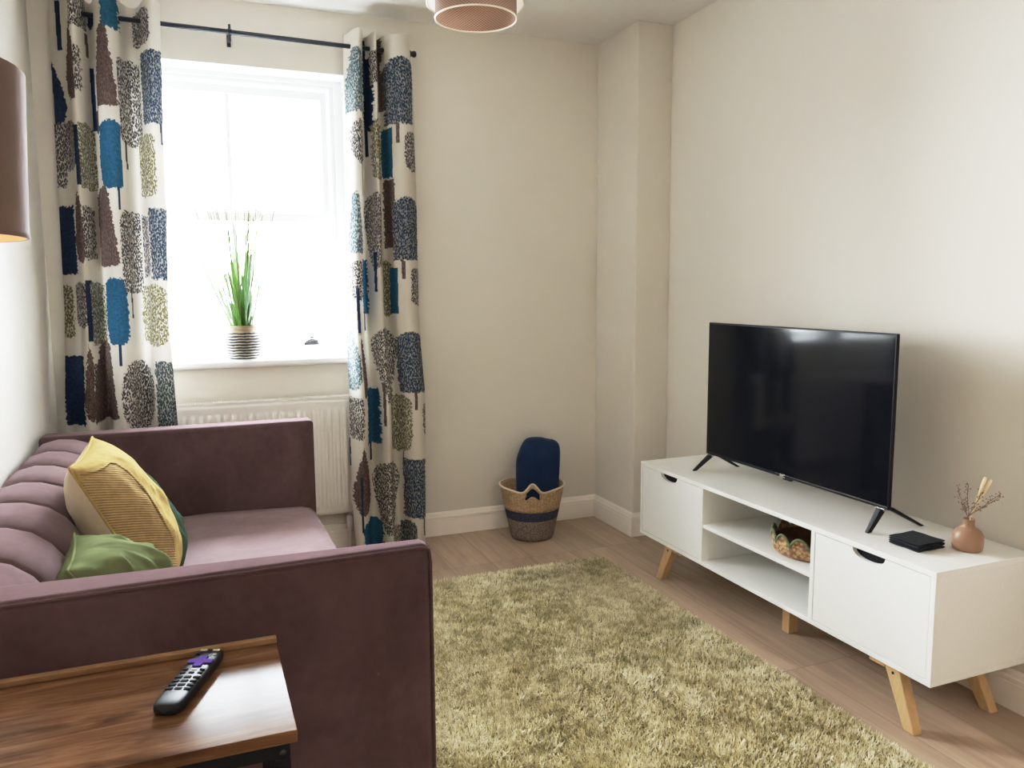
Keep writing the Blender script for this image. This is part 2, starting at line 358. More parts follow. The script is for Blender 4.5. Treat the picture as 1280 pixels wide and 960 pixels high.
TREES_R=[('cone', 'NT', -1.4629, -1.3657, 1.96, 2.2274, -1.4629, -1.3692),
('rect', 'N', -1.3719, -1.3579, 2.2087, 2.2885),
('rect', 'N', -1.3706, -1.346, 1.8929, 2.2066),
('rect', 'N', -1.3688, -1.3582, 1.7869, 1.9473),
('col', 'G', -1.3677, -1.3256, 2.0833, 2.2241, -1.3502, -1.322),
('rect', 'Br', -1.3167, -1.292, 2.1442, 2.3018),
('rect', 'Br', -1.3067, -1.271, 1.9898, 2.1527),
('dome', 'ND', -1.2892, -1.1664, 1.9222, 2.2092),
('rect', 'Br', -1.2507, -1.2363, 1.8386, 1.9249),
('oval', 'G', -1.4467, -1.366, 1.7436, 1.9341, -1.4709, -1.3766),
('rect', 'N', -1.402, -1.3914, 1.61, 1.7785),
('col', 'O', -1.3529, -1.2958, 1.6786, 1.9366),
('col', 'B', -1.296, -1.2491, 1.6913, 1.9093, -1.296, -1.2636),
('col', 'P', -1.2163, -1.1353, 1.7203, 1.8915),
('cone', 'NT', -1.4679, -1.4009, 1.3588, 1.6226),
('invt', 'P', -1.384, -1.3013, 1.2961, 1.6227),
('rect', 'N', -1.355, -1.3478, 1.1893, 1.3668),
('rect', 'Br', -1.292, -1.2593, 1.3854, 1.688),
('dome', 'ND', -1.2683, -1.1499, 1.3289, 1.6101),
('rect', 'Br', -1.2397, -1.2248, 1.2461, 1.3288),
('oval', 'G', -1.4757, -1.3975, 1.151, 1.3309, -1.4898, -1.4118),
('rect', 'N', -1.4461, -1.4318, 1.0084, 1.2076),
('rect', 'B', -1.4126, -1.3731, 1.0933, 1.3347),
('rect', 'N', -1.4046, -1.3919, 1.0145, 1.1005),
('col', 'O', -1.3225, -1.2675, 1.0771, 1.3319),
('rect', 'B', -1.2752, -1.253, 1.091, 1.2964),
('col', 'P', -1.2005, -1.1252, 1.1258, 1.2967),
('dome', 'ND', -1.2682, -1.1512, 0.7396, 1.0131),
('rect', 'Br', -1.2159, -1.2026, 0.6608, 0.7431),
('invt', 'G', -1.3755, -1.2611, 0.6975, 1.0304),
('rect', 'Br', -1.3528, -1.3436, 0.5954, 0.7872),
('drop', 'NT', -1.5179, -1.4395, 0.7578, 1.0663, -1.486, -1.4359),
('drop', 'Br', -1.459, -1.4122, 0.7226, 0.9938, -1.4374, -1.4085),
('col', 'G', -1.491, -1.4405, 0.5411, 0.7312),
('rect', 'N', -1.4941, -1.4887, 0.4137, 0.5426),
('rect', 'B', -1.4222, -1.3599, 0.5094, 0.76),
('rect', 'N', -1.4067, -1.3939, 0.4316, 0.5172),
('col', 'O', -1.3162, -1.226, 0.466, 0.7277),
('rect', 'Br', -1.2569, -1.2531, 0.3543, 0.468),
('drop', 'Br', -1.4888, -1.4048, 0.1962, 0.5095),
('rect', 'N', -1.4648, -1.4557, 0.1181, 0.3731),
('invt', 'G', -1.3959, -1.2683, 0.0951, 0.429),
('rect', 'ND', -1.2557, -1.1674, 0.1579, 0.4339),
('rect', 'Br', -1.1847, -1.177, 0.0761, 0.1539),
('dome', 'B', -1.4567, -1.3601, -0.0108, 0.172),
('rect', 'O', -1.3227, -1.2655, -0.0068, 0.1167),
('col', 'NO', -1.2728, -1.2151, -0.0134, 0.1417),
('col', 'P', -1.1758, -1.1218, 0.5434, 0.6947)]

CREAM = (0.56,0.52,0.455)
TC = {'N': ((0.020,0.032,0.065),0.0), 'ND': ((0.022,0.040,0.070),0.42), 'NT': ((0.045,0.085,0.105),0.62), 'NO': ((0.030,0.045,0.050),0.45), 'B': ((0.024,0.085,0.150),0.0),
      'Br': ((0.085,0.055,0.050),0.10), 'G': ((0.050,0.047,0.050),1.0), 'G2': ((0.05,0.047,0.05),0.0), 'O': ((0.115,0.105,0.050),0.85), 'P': ((0.070,0.060,0.075),0.85)}
def pinterp(x, xs, ys): return np.interp(x, xs, ys)
def vnoise(x, z, f, seed):
    r = np.random.default_rng(seed); T = r.random((256,256)); a = x*f; b = z*f
    i = np.floor(a).astype(int); j = np.floor(b).astype(int); u = a-i; v = b-j; u = u*u*(3-2*u); v = v*v*(3-2*v)
    g = lambda p,q: T[p%256, q%256]
    return (g(i,j)*(1-u)+g(i+1,j)*u)*(1-v)+(g(i,j+1)*(1-u)+g(i+1,j+1)*u)*v
def curtain_mat():
    m = Mat('tree_print_linen', rough=0.9, spec=0.0)
    at = m.n('ShaderNodeAttribute', attribute_name='print'); ad = m.n('ShaderNodeAttribute', attribute_name='dab')
    uv = m.n('ShaderNodeUVMap', uv_map='cloth'); 
    mp = m.n('ShaderNodeMapping'); mp.inputs['Scale'].default_value = (1.0,0.55,1); mp.inputs['Rotation'].default_value = (0,0,0.5); m.l(uv.outputs[0], mp.inputs['Vector'])
    v1 = m.n('ShaderNodeTexVoronoi', feature='F1'); v1.inputs['Scale'].default_value = 190.0; v1.inputs['Randomness'].default_value = 1.0
    mp2 = m.n('ShaderNodeMapping'); mp2.inputs['Scale'].default_value = (1.0,0.55,1); mp2.inputs['Rotation'].default_value = (0,0,-0.6); m.l(uv.outputs[0], mp2.inputs['Vector'])
    dist = m.noise(uv.outputs[0], 60, 2); wv = m.n('ShaderNodeVectorMath', operation='ADD'); sc = m.n('ShaderNodeVectorMath', operation='SCALE'); sc.inputs['Scale'].default_value = 0.004
    m.l(dist, sc.inputs[0]); m.l(mp2.outputs[0], wv.inputs[0]); m.l(sc.outputs[0], wv.inputs[1]); m.l(wv.outputs[0], v1.inputs['Vector'])
    gap = m.ramp(v1.outputs['Distance'], [(0.50, (0,0,0,1)), (0.70, (1,1,1,1))])      # 1 between the dabs
    k = m.math('MULTIPLY', gap, ad.outputs['Fac'])
    weave = m.noise(uv.outputs[0], 400, 2)
    cream = m.ramp(weave, [(0.3, tuple(c*0.94 for c in CREAM)+(1,)), (0.7, CREAM+(1,))])
    mot = m.ramp(m.noise(uv.outputs[0], 90, 4), [(0.3, (0.72,0.72,0.72,1)), (0.7, (1.3,1.3,1.3,1))])
    ink = m.mix(1.0, at.outputs['Color'], mot, 'MULTIPLY')
    tree = m.mix(k, ink, cream)
    c = m.mix(at.outputs['Alpha'], cream, tree); m.base(c)
    # thin cloth lets daylight through
    tl = m.n('ShaderNodeBsdfTranslucent'); m.l(c, tl.inputs['Color']); mx = m.n('ShaderNodeMixShader'); mx.inputs[0].default_value = 0.05
    out = m.nt.nodes['Material Output']; m.l(m.p.outputs[0], mx.inputs[1]); m.l(tl.outputs[0], mx.inputs[2]); m.l(mx.outputs[0], out.inputs['Surface'])
    m.bump(weave, 0.15, 0.001); return m.m
M_curt = curtain_mat()
def make_curtain(label, trees, z_keys, xl_keys, xr_keys, foldT, foldB, sign, ztop, zbot, amp, seed, loc):
    nu, nv = 200, 760
    z = np.linspace(ztop, zbot, nv); u = np.linspace(0, 1, nu)
    xl = np.interp(-z, [-k for k in z_keys], xl_keys); xr = np.interp(-z, [-k for k in z_keys], xr_keys)
    X = xl[None,:]+(xr-xl)[None,:]*u[:,None]; Z = np.repeat(z[None,:], nu, 0)
    # fold boundaries blend from pole to hem
    fT = np.array(foldT); fB = np.array(foldB); t = np.clip((ztop-z)/(ztop-zbot), 0, 1)**0.8
    Y = np.zeros_like(X); n = len(fT)-1
    for j in range(nv):
        fb = fT*(1-t[j])+fB*t[j]
        ph = np.interp(u[:], np.linspace(0,1,2), [0,1])
        xs = xl[j]+(xr[j]-xl[j])*u
        p = np.interp(xs, fb, np.arange(n+1)); s = np.sin(PI*p)
        s = np.sign(s)*np.abs(s)**0.75
        Y[:,j] = sign*s
    a = amp*(1-0.25*t)[None,:]
    wob = (vnoise(X*1.0+5, Z*0.35, 9, seed)-0.5)*0.018*(t[None,:]+0.15)
    Yw = RY + Y*a + wob - 0.078*np.clip((1.15-Z)/0.40, 0, 1)**1.5
    zt = Z.copy(); zt += (vnoise(X, Z*0, 12, seed+1)-0.5)*0.012*(1-t)[None,:]**6
    V = np.stack([X, Yw, zt], -1).reshape(-1,3)
    # ---- printed trees
    colr = np.ones((nu,nv,4), np.float32); colr[...,:3] = CREAM; colr[...,3] = 0; dab = np.zeros((nu,nv), np.float32)
    jx = (vnoise(X, Z, 170, seed+2)-0.5)*0.010; jz = (vnoise(X, Z, 170, seed+3)-0.5)*0.012
    for tr in trees:
        shp, cn, x0, x1, z0, z1 = tr[:6]; cl, cr = (tr[6], tr[7]) if len(tr) > 6 else (-9, 9)
        xc, w = (x0+x1)/2, (x1-x0)/2; thin = w < 0.012
        px = X + (0 if thin else jx); pz = Z + (0 if thin else jz)
        v = (pz-z0)/(z1-z0); q = (px-xc)/w; ok = (v > 0) & (v < 1)
        v = np.clip(v, 0, 1)
        if shp == 'rect': wd = np.ones_like(v)
        elif shp == 'col': r_ = min(0.35, 0.8*w/(z1-z0)); d = np.maximum(np.maximum(r_-v, v-(1-r_)), 0)/r_; wd = np.sqrt(np.clip(1-d**2.5, 0, 1))*(0.93+0.07*np.sin(PI*v))
        elif shp == 'dome': d = np.maximum(v-0.75, 0)/0.25; wd = np.clip(1-d**3, 0, 1)**0.6*(0.94+0.06*v)
        elif shp == 'oval': wd = np.sqrt(np.clip(1-np.abs(2*v-1)**2.4, 0, 1))
        elif shp == 'cone': wd = np.where(v > 0.9, (0.42)*np.sqrt(np.clip(1-((v-0.9)/0.1)**2, 0, 1)), 0.42+0.58*(0.9-v)/0.9)*np.where(v < 0.06, 0.8+0.2*v/0.06, 1)
        elif shp == 'drop': wd = np.sqrt(np.clip(1-np.abs(np.clip((0.28-v)/0.28, 0, 1))**2, 0, 1))*np.where(v > 0.28, np.clip(1-((v-0.28)/0.72)**1.5, 0, 1), 1)
        elif shp == 'invt': wd = np.sqrt(np.clip(1-np.clip((v-0.72)/0.28, 0, 1)**2, 0, 1))*np.where(v < 0.72, 0.26+0.74*(v/0.72)**0.8, 1)
        msk = ok & (np.abs(q) < wd) & (X > cl) & (X < cr)
        c, d_ = TC[cn]; colr[msk,:3] = c; colr[msk,3] = 1.0; dab[msk] = d_
    me_o = mesh_np('curtain', V, grid_faces(nu, nv), M_curt); me = me_o.data
    at = me.attributes.new('print', 'FLOAT_COLOR', 'POINT'); at.data.foreach_set('color', colr.reshape(-1,4).ravel())
    at = me.attributes.new('dab', 'FLOAT', 'POINT'); at.data.foreach_set('value', dab.ravel())
    uvl = me.uv_layers.new(name='cloth'); li = np.empty(len(me.loops), np.int32); me.loops.foreach_get('vertex_index', li)
    S = np.concatenate([np.zeros((1, nv)), np.cumsum(np.hypot(np.diff(X, axis=0), np.diff(Yw, axis=0)), axis=0)]); UV = np.stack([S, Z], -1).reshape(-1,2)[li]; uvl.data.foreach_set('uv', UV.astype(np.float32).ravel())
    tag(me_o, label, 'curtain', 'tree print curtains'); return me_o
make_curtain('wide cream curtain printed with trees, left of the window behind the sofa', TREES_L,
    [2.33,1.9,1.5,1.08,0.66,0.06], [-2.570,-2.580,-2.584,-2.592,-2.605,-2.610], [-2.176,-2.187,-2.194,-2.208,-2.196,-2.19],
    [-2.60,-2.504,-2.452,-2.413,-2.324,-2.248,-2.172], [-2.625,-2.544,-2.482,-2.439,-2.347,-2.290,-2.19], 1, 2.318, 0.05, 0.072, 21, None)
make_curtain('narrow cream curtain printed with trees, right of the window, reaching the floor', TREES_R,
    [2.31,2.1,1.62,1.0,0.49,0.03], [-1.452,-1.453,-1.452,-1.480,-1.494,-1.488], [-1.186,-1.162,-1.152,-1.153,-1.162,-1.176],
    [-1.47,-1.43,-1.378,-1.348,-1.323,-1.292,-1.16], [-1.52,-1.49,-1.424,-1.362,-1.310,-1.243,-1.15], 1, 2.300, 0.025, 0.064, 33, None)
# ------------------------------------------------------------------ radiator
M_rad = Mat('radiator_enamel', (0.70,0.67,0.62,1), rough=0.35).m
RX0, RX1, RZ0, RZ1, RYF = -2.36, -1.455, 0.185, 0.717, -0.088
rad = thing('radiator', 'white ribbed panel radiator under the window behind the sofa', 'radiator', (-1.9,-0.08,RZ0))
nx, nz = 560, 60
xs = np.linspace(RX0, RX1, nx); zs = np.linspace(RZ0, RZ1, nz)
Xg, Zg = np.meshgrid(xs, zs, indexing='ij')
ph = ((Xg-RX0-0.02)/0.0333) % 1.0
rib = np.clip((np.cos(2*PI*ph)+0.15)*2.2, -1, 1)*0.5+0.5
win_ = np.clip((Zg-RZ0-0.030)/0.014, 0, 1)*np.clip((RZ1-0.045-Zg)/0.014, 0, 1)*np.clip((Xg-RX0-0.02)/0.01, 0, 1)*np.clip((RX1-0.02-Xg)/0.01, 0, 1)
Yg = RYF - 0.009*rib*win_
ed = np.minimum(np.minimum(Zg-RZ0, RZ1-Zg), 0.012)/0.012; Yg += 0.010*(1-np.sqrt(np.clip(1-(1-ed)**2, 0, 1)))
mesh_np('front_panel', np.stack([Xg,Yg,Zg],-1).reshape(-1,3), grid_faces(nx,nz), M_rad, rad)
bm = new_bm(); box(bm, RX0, RX1, RYF+0.010, RYF+0.016, RZ0+0.002, RZ1-0.002); box(bm, RX0, RX1, -0.030, -0.024, RZ0+0.002, RZ1-0.01); obj('rear_panel', bm, M_rad, rad)
for xa in (RX0, RX1-0.004):
    bm = new_bm(); box(bm, xa, xa+0.004, RYF+0.014, -0.024, RZ0+0.01, RZ1+0.004); obj('side_panel', bm, M_rad, rad)
bm = new_bm(); zt = RZ1+0.004
box(bm, RX0, RX1, RYF+0.004, RYF+0.016, zt-0.006, zt+0.004); box(bm, RX0, RX1, -0.030, -0.024, zt-0.006, zt+0.004)
k = 0; x = RX0
while x < RX1-0.005:
    box(bm, x, x+0.005, RYF+0.016, -0.030, zt-0.004, zt+0.003); x += 0.0105
for yy in (-0.045, -0.06): box(bm, RX0, RX1, yy-0.002, yy+0.002, zt-0.005, zt+0.0025)
obj('top_grille', bm, M_rad, rad)
bm = new_bm(); tube(bm, [(-1.49,-0.055,RZ0+0.03),(-1.49,-0.055,0.13),(-1.49,-0.055,0.0)], 0.0075); tube(bm, [(-1.49,-0.055,0.10),(-1.49,-0.055,0.165)], 0.016, 12); obj('valve', bm, M_rad, rad)
for xb in (-2.2, -1.6):
    bm = new_bm(); box(bm, xb-0.02, xb+0.02, -0.024, -0.0005, RZ0+0.08, RZ0+0.40); obj('wall_bracket', bm, M_rad, rad)

# ------------------------------------------------------------------ potted grass on the window board
plant = thing('potted_grass', 'tall green grass plant in a striped woven pot on the windowsill', 'plant', (-1.918,0.045,0.900))
mp_ = Mat('rope_stripes', rough=0.9); tc = mp_.n('ShaderNodeTexCoord'); sp = mp_.n('ShaderNodeSeparateXYZ'); mp_.l(tc.outputs['Object'], sp.inputs[0])
wob = mp_.noise(tc.outputs['Object'], 28, 3)
zz = mp_.math('ADD', sp.outputs['Z'], mp_.math('MULTIPLY', wob, 0.008))
st = mp_.math('SINE', mp_.math('MULTIPLY', zz, 2*PI/0.0120))
c = mp_.ramp(mp_.math('ADD', mp_.math('MULTIPLY', st, 0.5), mp_.math('MULTIPLY', mp_.noise(tc.outputs['Object'], 90, 2), 0.9)), [(0.52, (0.028,0.028,0.034,1)), (0.66, (0.48,0.44,0.36,1))])
up = mp_.ramp(sp.outputs['Z'], [(0.118, (0,0,0,1)), (0.120, (1,1,1,1))])
c = mp_.mix(up, c, (0.30,0.245,0.165,1)); mp_.base(c); mp_.bump(st, 0.6, 0.004)
prof = []
for i in range(40):
    t = i/39; z = 0.002+t*0.146
    r = np.interp(z, [0,0.01,0.05,0.09,0.115,0.128,0.148], [0.058,0.066,0.077,0.077,0.068,0.063,0.065]); prof.append((float(r)+0.0015*math.sin(z*2*PI/0.012), z))
prof += [(0.060,0.148),(0.057,0.13)]
bm = new_bm(); lathe(bm, prof, 40)
po = obj('pot', bm, mp_.m); po.parent = plant
bm = new_bm(); lathe(bm, [(0.0005,0.128),(0.058,0.130)], 24, closed_bottom=False); so = obj('soil', bm, mottled('soil', (0.05,0.035,0.02,1), (0.10,0.07,0.045,1), 60, 0.9)); so.parent = plant
def blade(bm, root, az, lean, length, w, curl, mi=0, n=8):
    pts = []; p = Vector(root); th = lean
    for i in range(n+1):
        pts.append(p.copy()); d = Vector((math.sin(th)*math.cos(az), math.sin(th)*math.sin(az), math.cos(th))); p = p+d*(length/n); th += curl/n
    side = Vector((-math.sin(az+0.5), math.cos(az+0.5), 0)); prev = None
    for i, q in enumerate(pts):
        ww = w*(0.75+0.25*min(1, i/2))*max(0.06, 1-(i/n)**2.2)*0.5
        a = bm.verts.new(q-side*ww); b = bm.verts.new(q+side*ww)
        if prev:
            f_ = bm.faces.new((prev[0], prev[1], b, a)); f_.smooth = True; f_.material_index = mi
        prev = (a, b)
mg_ = Mat('grass_leaf', rough=0.5); vv = mg_.coord()
gc = mg_.ramp(mg_.noise(vv, 18, 2), [(0.25, (0.030,0.085,0.012,1)), (0.55, (0.060,0.145,0.024,1)), (0.8, (0.14,0.20,0.05,1))])
mg_.base(gc); tl = mg_.n('ShaderNodeBsdfTranslucent'); mg_.l(gc, tl.inputs['Color']); mxs = mg_.n('ShaderNodeMixShader'); mxs.inputs[0].default_value = 0.12
mg_.l(mg_.p.outputs[0], mxs.inputs[1]); mg_.l(tl.outputs[0], mxs.inputs[2]); mg_.l(mxs.outputs[0], mg_.nt.nodes['Material Output'].inputs['Surface'])
bm = new_bm()
for i in range(120):
    a = random.uniform(0, 2*PI); rr = 0.042*math.sqrt(random.random())
    ln = random.choice([0.2,0.26,0.32,0.36,0.42,0.46,0.50])*random.uniform(1.0,1.32)
    blade(bm, (rr*math.cos(a), rr*math.sin(a), 0.128), a+random.uniform(-.5,.5), random.uniform(0.0,0.30)+rr*3.2, ln, random.uniform(0.005,0.010), random.uniform(-0.05,0.25))
lo = obj('grass_blades', bm, mg_.m); lo.parent = plant
bm = new_bm()
for i in range(24):
    a = random.uniform(0, 2*PI); th = random.uniform(0.02,0.30); ln = random.uniform(0.45,0.62)
    d = Vector((math.sin(th)*math.cos(a), math.sin(th)*math.sin(a), math.cos(th))); p0 = Vector((0.02*math.cos(a),0.02*math.sin(a),0.128))
    tube(bm, [p0, p0+d*ln*0.5, p0+d*ln+Vector((d.x,d.y,0))*0.03], [0.0022,0.0018,0.0013], 5)
    for k in range(5): 
        q = p0+d*ln*(0.9+0.025*k)+Vector((d.x,d.y,0))*0.02; tube(bm, [q, q+Vector((random.uniform(-.01,.01),random.uniform(-.01,.01),0.012))], [0.0012,0.0006], 4)
ss = obj('seed_stems', bm, mottled('seed_brown', (0.06,0.035,0.02,1), (0.12,0.075,0.045,1), 30, 0.9)); ss.parent = plant

# ------------------------------------------------------------------ ceiling light: two drum shades
cl = thing('ceiling_light', 'two tier drum ceiling light with woven brown shade below a white one', 'ceiling light', (-1.185,-1.012,2.4))
M_rattan = Mat('rattan_mesh', rough=0.7); 
tc = M_rattan.n('ShaderNodeTexCoord'); 
wv = M_rattan.n('ShaderNodeTexChecker'); wv.inputs['Scale'].default_value = 1.0; wv.inputs['Color1'].default_value = (0.24,0.15,0.105,1); wv.inputs['Color2'].default_value = (0.115,0.066,0.048,1)
mpv = M_rattan.n('ShaderNodeMapping'); mpv.inputs['Scale'].default_value = (150,28,1); M_rattan.l(tc.outputs['UV'], mpv.inputs['Vector']); M_rattan.l(mpv.outputs[0], wv.inputs['Vector'])
M_rattan.base(wv.outputs['Color']); trn = M_rattan.n('ShaderNodeBsdfTranslucent'); M_rattan.l(wv.outputs['Color'], trn.inputs['Color']); mxr = M_rattan.n('ShaderNodeMixShader'); mxr.inputs[0].default_value = 0.25
M_rattan.l(M_rattan.p.outputs[0], mxr.inputs[1]); M_rattan.l(trn.outputs[0], mxr.inputs[2]); M_rattan.l(mxr.outputs[0], M_rattan.nt.nodes['Material Output'].inputs['Surface']); M_rattan = M_rattan.m
M_shadew = Mat('white_shade_fabric', (0.82,0.79,0.74,1), rough=0.8)
trn = M_shadew.n('ShaderNodeBsdfTranslucent'); trn.inputs['Color'].default_value = (0.8,0.77,0.72,1); mxr = M_shadew.n('ShaderNodeMixShader'); mxr.inputs[0].default_value = 0.22
M_shadew.l(M_shadew.p.outputs[0], mxr.inputs[1]); M_shadew.l(trn.outputs[0], mxr.inputs[2]); M_shadew.l(mxr.outputs[0], M_shadew.nt.nodes['Material Output'].inputs['Surface']); M_shadew = M_shadew.m
def drum(name, r, z0, z1, mat, parent, seg=72):
    bm = new_bm(); uvl = bm.loops.layers.uv.new('UVMap'); A = []; B = []
    for i in range(seg):
        a = 2*PI*i/seg; A.append(bm.verts.new((r*math.cos(a), r*math.sin(a), z0))); B.append(bm.verts.new((r*math.cos(a), r*math.sin(a), z1)))
    for i in range(seg):
        f_ = bm.faces.new((A[i], A[(i+1)%seg], B[(i+1)%seg], B[i])); f_.smooth = True
        for l_, (uu, vv_) in zip(f_.loops, ((i/seg,0),((i+1)/seg,0),((i+1)/seg,1),(i/seg,1))): l_[uvl].uv = (uu, vv_)
    o = obj(name, bm, mat); o.parent = parent; return o
def ring(name, r, z, t, mat, parent):
    bm = new_bm(); tube(bm, [(r*math.cos(2*PI*i/72), r*math.sin(2*PI*i/72), z) for i in range(72)], t, 8, closed=True); o = obj(name, bm, mat); o.parent = parent; return o
M_ivory = Mat('ivory_trim', (0.74,0.66,0.54,1), rough=0.5).m
drum('woven_shade', 0.137, -0.300, -0.185, M_rattan, cl); ring('woven_shade_rim', 0.137, -0.300, 0.0028, M_ivory, cl); ring('woven_shade_rim', 0.137, -0.186, 0.0022, M_ivory, cl)
drum('white_shade', 0.163, -0.252, -0.080, M_shadew, cl); ring('white_shade_rim', 0.163, -0.252, 0.0028, M_ivory, cl)
bm = new_bm(); lathe(bm, [(0.0005,-0.205),(0.135,-0.205)], 48, closed_bottom=False); o_ = obj('diffuser', bm, M_shadew); o_.parent = cl
bm = new_bm(); lathe(bm, [(0.0005,-0.022),(0.05,-0.022),(0.055,-0.015),(0.055,-0.0005)], 32, closed_bottom=False); o_ = obj('ceiling_plate', bm, M_ivory); o_.parent = cl
bm = new_bm(); tube(bm, [(0,0,-0.02),(0,0,-0.19)], 0.006); 
for k in range(3):
    a = 2*PI*k/3; tube(bm, [(0,0,-0.085),(0.163*math.cos(a),0.163*math.sin(a),-0.085)], 0.002, 6)
o_ = obj('cord', bm, M_ivory); o_.parent = cl

# ------------------------------------------------------------------ rug with shaggy pile
RGX0, RGX1, RGY0, RGY1 = -1.66, -0.485, -2.75, -0.635
def rug_col(name, rough=0.95):
    m = Mat(name, rough=rough, spec=0.1, sheen=0.25); v = m.coord()
    at = m.n('ShaderNodeAttribute', attribute_name='tone')
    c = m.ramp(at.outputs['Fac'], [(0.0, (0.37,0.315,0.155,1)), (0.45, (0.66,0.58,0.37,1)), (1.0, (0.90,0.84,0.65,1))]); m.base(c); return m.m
M_pile = rug_col('rug_pile')
bm = new_bm(); box(bm, RGX0, RGX1, RGY0, RGY1, 0.001, 0.012)
rug = obj('shaggy_rug', bm, mottled('rug_backing', (0.16,0.13,0.05,1), (0.26,0.22,0.10,1), 30, 0.95), bevel=0.004)
tag(rug, 'olive green shaggy rug on the floor between sofa and television stand', 'rug')
def tufts():
    N = 170000
    x = rng.uniform(RGX0, RGX1, N); y = rng.uniform(RGY0, RGY1, N)
    # finer strands towards the part that shows
    ang = 2*PI*vnoise(x, y, 5.5, 51)*1.6 + 2*PI*vnoise(x, y, 17, 52)*0.9 + rng.normal(0, 1.5, N)
    lean = np.clip(0.45+0.22*(vnoise(x, y, 7, 53)-0.2)+rng.normal(0, 0.2, N), 0.05, 1.2)
    L = rng.uniform(0.010, 0.019, N); wdt = rng.uniform(0.0020, 0.0038, N)
    dx, dy = np.cos(ang), np.sin(ang); sx, sy = -dy, dx
    tone = np.clip(0.50+0.40*(vnoise(x, y, 4.0, 54)-0.5)+0.35*(vnoise(x, y*0.7, 13.0, 58)-0.5)+0.55*(vnoise(x, y, 38, 55)-0.5)+0.55*(vnoise(x, y, 95, 56)-0.5)+rng.normal(0, 0.13, N), 0, 1)
    z0 = np.full(N, 0.009)
    mid = np.stack([x+dx*L*0.4*np.sin(lean*0.6), y+dy*L*0.4*np.sin(lean*0.6), z0+L*0.55*np.cos(lean*0.6)], -1)
    tip = mid+np.stack([dx*L*0.55*np.sin(lean*1.25), dy*L*0.55*np.sin(lean*1.25), L*0.5*np.cos(lean*1.25)], -1); tip[:,2] = np.maximum(tip[:,2], 0.011)
    root = np.stack([x, y, z0], -1); S = np.stack([sx, sy, np.zeros(N)], -1)*wdt[:,None]*0.5
    V = np.stack([root-S, root+S, mid+S, mid-S, tip+S*0.35, tip-S*0.35], 1).reshape(-1,3)
    b = np.arange(N)*6; F = np.concatenate([np.stack([b,b+1,b+2,b+3],1), np.stack([b+3,b+2,b+4,b+5],1)])
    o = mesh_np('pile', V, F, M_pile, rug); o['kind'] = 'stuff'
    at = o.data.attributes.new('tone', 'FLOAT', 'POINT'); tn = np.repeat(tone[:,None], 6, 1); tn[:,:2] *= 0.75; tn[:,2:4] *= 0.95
    at.data.foreach_set('value', tn.ravel().astype(np.float32))
tufts()

# ------------------------------------------------------------------ sofa
def velvet(name, dark, light, **kw):
    m = Mat(name, rough=0.85, spec=0.0, sheen=0.30); m.p.inputs['Sheen Tint'].default_value = (0.62,0.46,0.49,1); v = m.coord()
    n1 = m.noise(v, 3.5, 5, 0.6, 0.6); n2 = m.noise(v, 40, 3)
    c = m.ramp(m.math('ADD', m.math('MULTIPLY', n1, 0.8), m.math('MULTIPLY', n2, 0.2)), [(0.35, dark), (0.65, light)])
    m.base(c); m.bump(m.noise(v, 500, 2), 0.06, 0.001); return m.m
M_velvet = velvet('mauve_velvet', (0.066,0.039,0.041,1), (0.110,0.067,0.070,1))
M_velvet_seat_lit = velvet('mauve_velvet_seat_lit', (0.20,0.139,0.142,1), (0.285,0.205,0.209,1)); M_velvet_back_lit = velvet('mauve_velvet_back_lit', (0.098,0.064,0.066,1), (0.150,0.103,0.106,1))  # same velvet, paler on seat and back: window light painted into the colour
M_leg = mottled('dark_wood', (0.03,0.02,0.015,1), (0.06,0.04,0.03,1), 12, 0.4)
sofa = thing('sofa', 'dusty mauve velvet sofa with channel tufted back along the left wall', 'sofa', (-2.18,-1.32,0))
SF = -1.705; SB = -2.635
def arm(yin_b, yin_f, yout_b, yout_f):
    bm = new_bm(); s = 1 if yout_b > yin_b else -1
    lo_b, hi_b = sorted((yin_b, yout_b)); lo_f, hi_f = sorted((yin_f, yout_f))
    q = [(SB,lo_b),(SF,lo_f),(SF,hi_f),(SB,hi_b)]
    hexa(bm, [(x,y,0.12) for x,y in q], [(x,y,0.700) for x,y in q])
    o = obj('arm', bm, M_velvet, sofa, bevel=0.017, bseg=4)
    bm = new_bm(); off = 0.002*s
    tube(bm, [(SB+0.01,yout_b+off-0.004*s,0.694),(SF-0.02,yout_f+off-0.004*s,0.694),(SF-0.004,yout_f-0.004*s,0.688),(SF,yout_f-0.006*s,0.66),(SF+0.001,yout_f-0.006*s,0.14)], 0.0035, 8)
    obj('piping', bm, M_velvet, o)
arm(-0.548,-0.548,-0.445,-0.445); arm(-2.083,-2.118,-2.200,-2.172)
# base and seat cushion
bm = new_bm(); box(bm, SB, SF-0.012, -2.10, -0.54, 0.12, 0.235); obj('base', bm, M_velvet, sofa, bevel=0.012)
bm = new_bm(); 
prof = [(-2.45,0.236),(SF-0.02,0.236),(SF-0.003,0.25),(SF,0.30),(SF-0.006,0.338),(SF-0.025,0.358),(SF-0.06,0.367),(-2.10,0.372),(-2.45,0.366)]
ys = np.linspace(-2.098, -0.5485, 24)
rows = []
for y in ys: rows.append([bm.verts.new((x, y, z+0.004*math.sin(5*y+x*7)*(z > 0.33))) for x, z in prof])
for a, b in zip(rows, rows[1:]):
    for i in range(len(prof)): bm.faces.new((a[i], a[(i+1)%len(prof)], b[(i+1)%len(prof)], b[i]))
bm.faces.new(rows[0]); bm.faces.new(rows[-1][::-1])
obj('seat_cushion', bm, M_velvet_seat_lit, sofa, smooth=True)
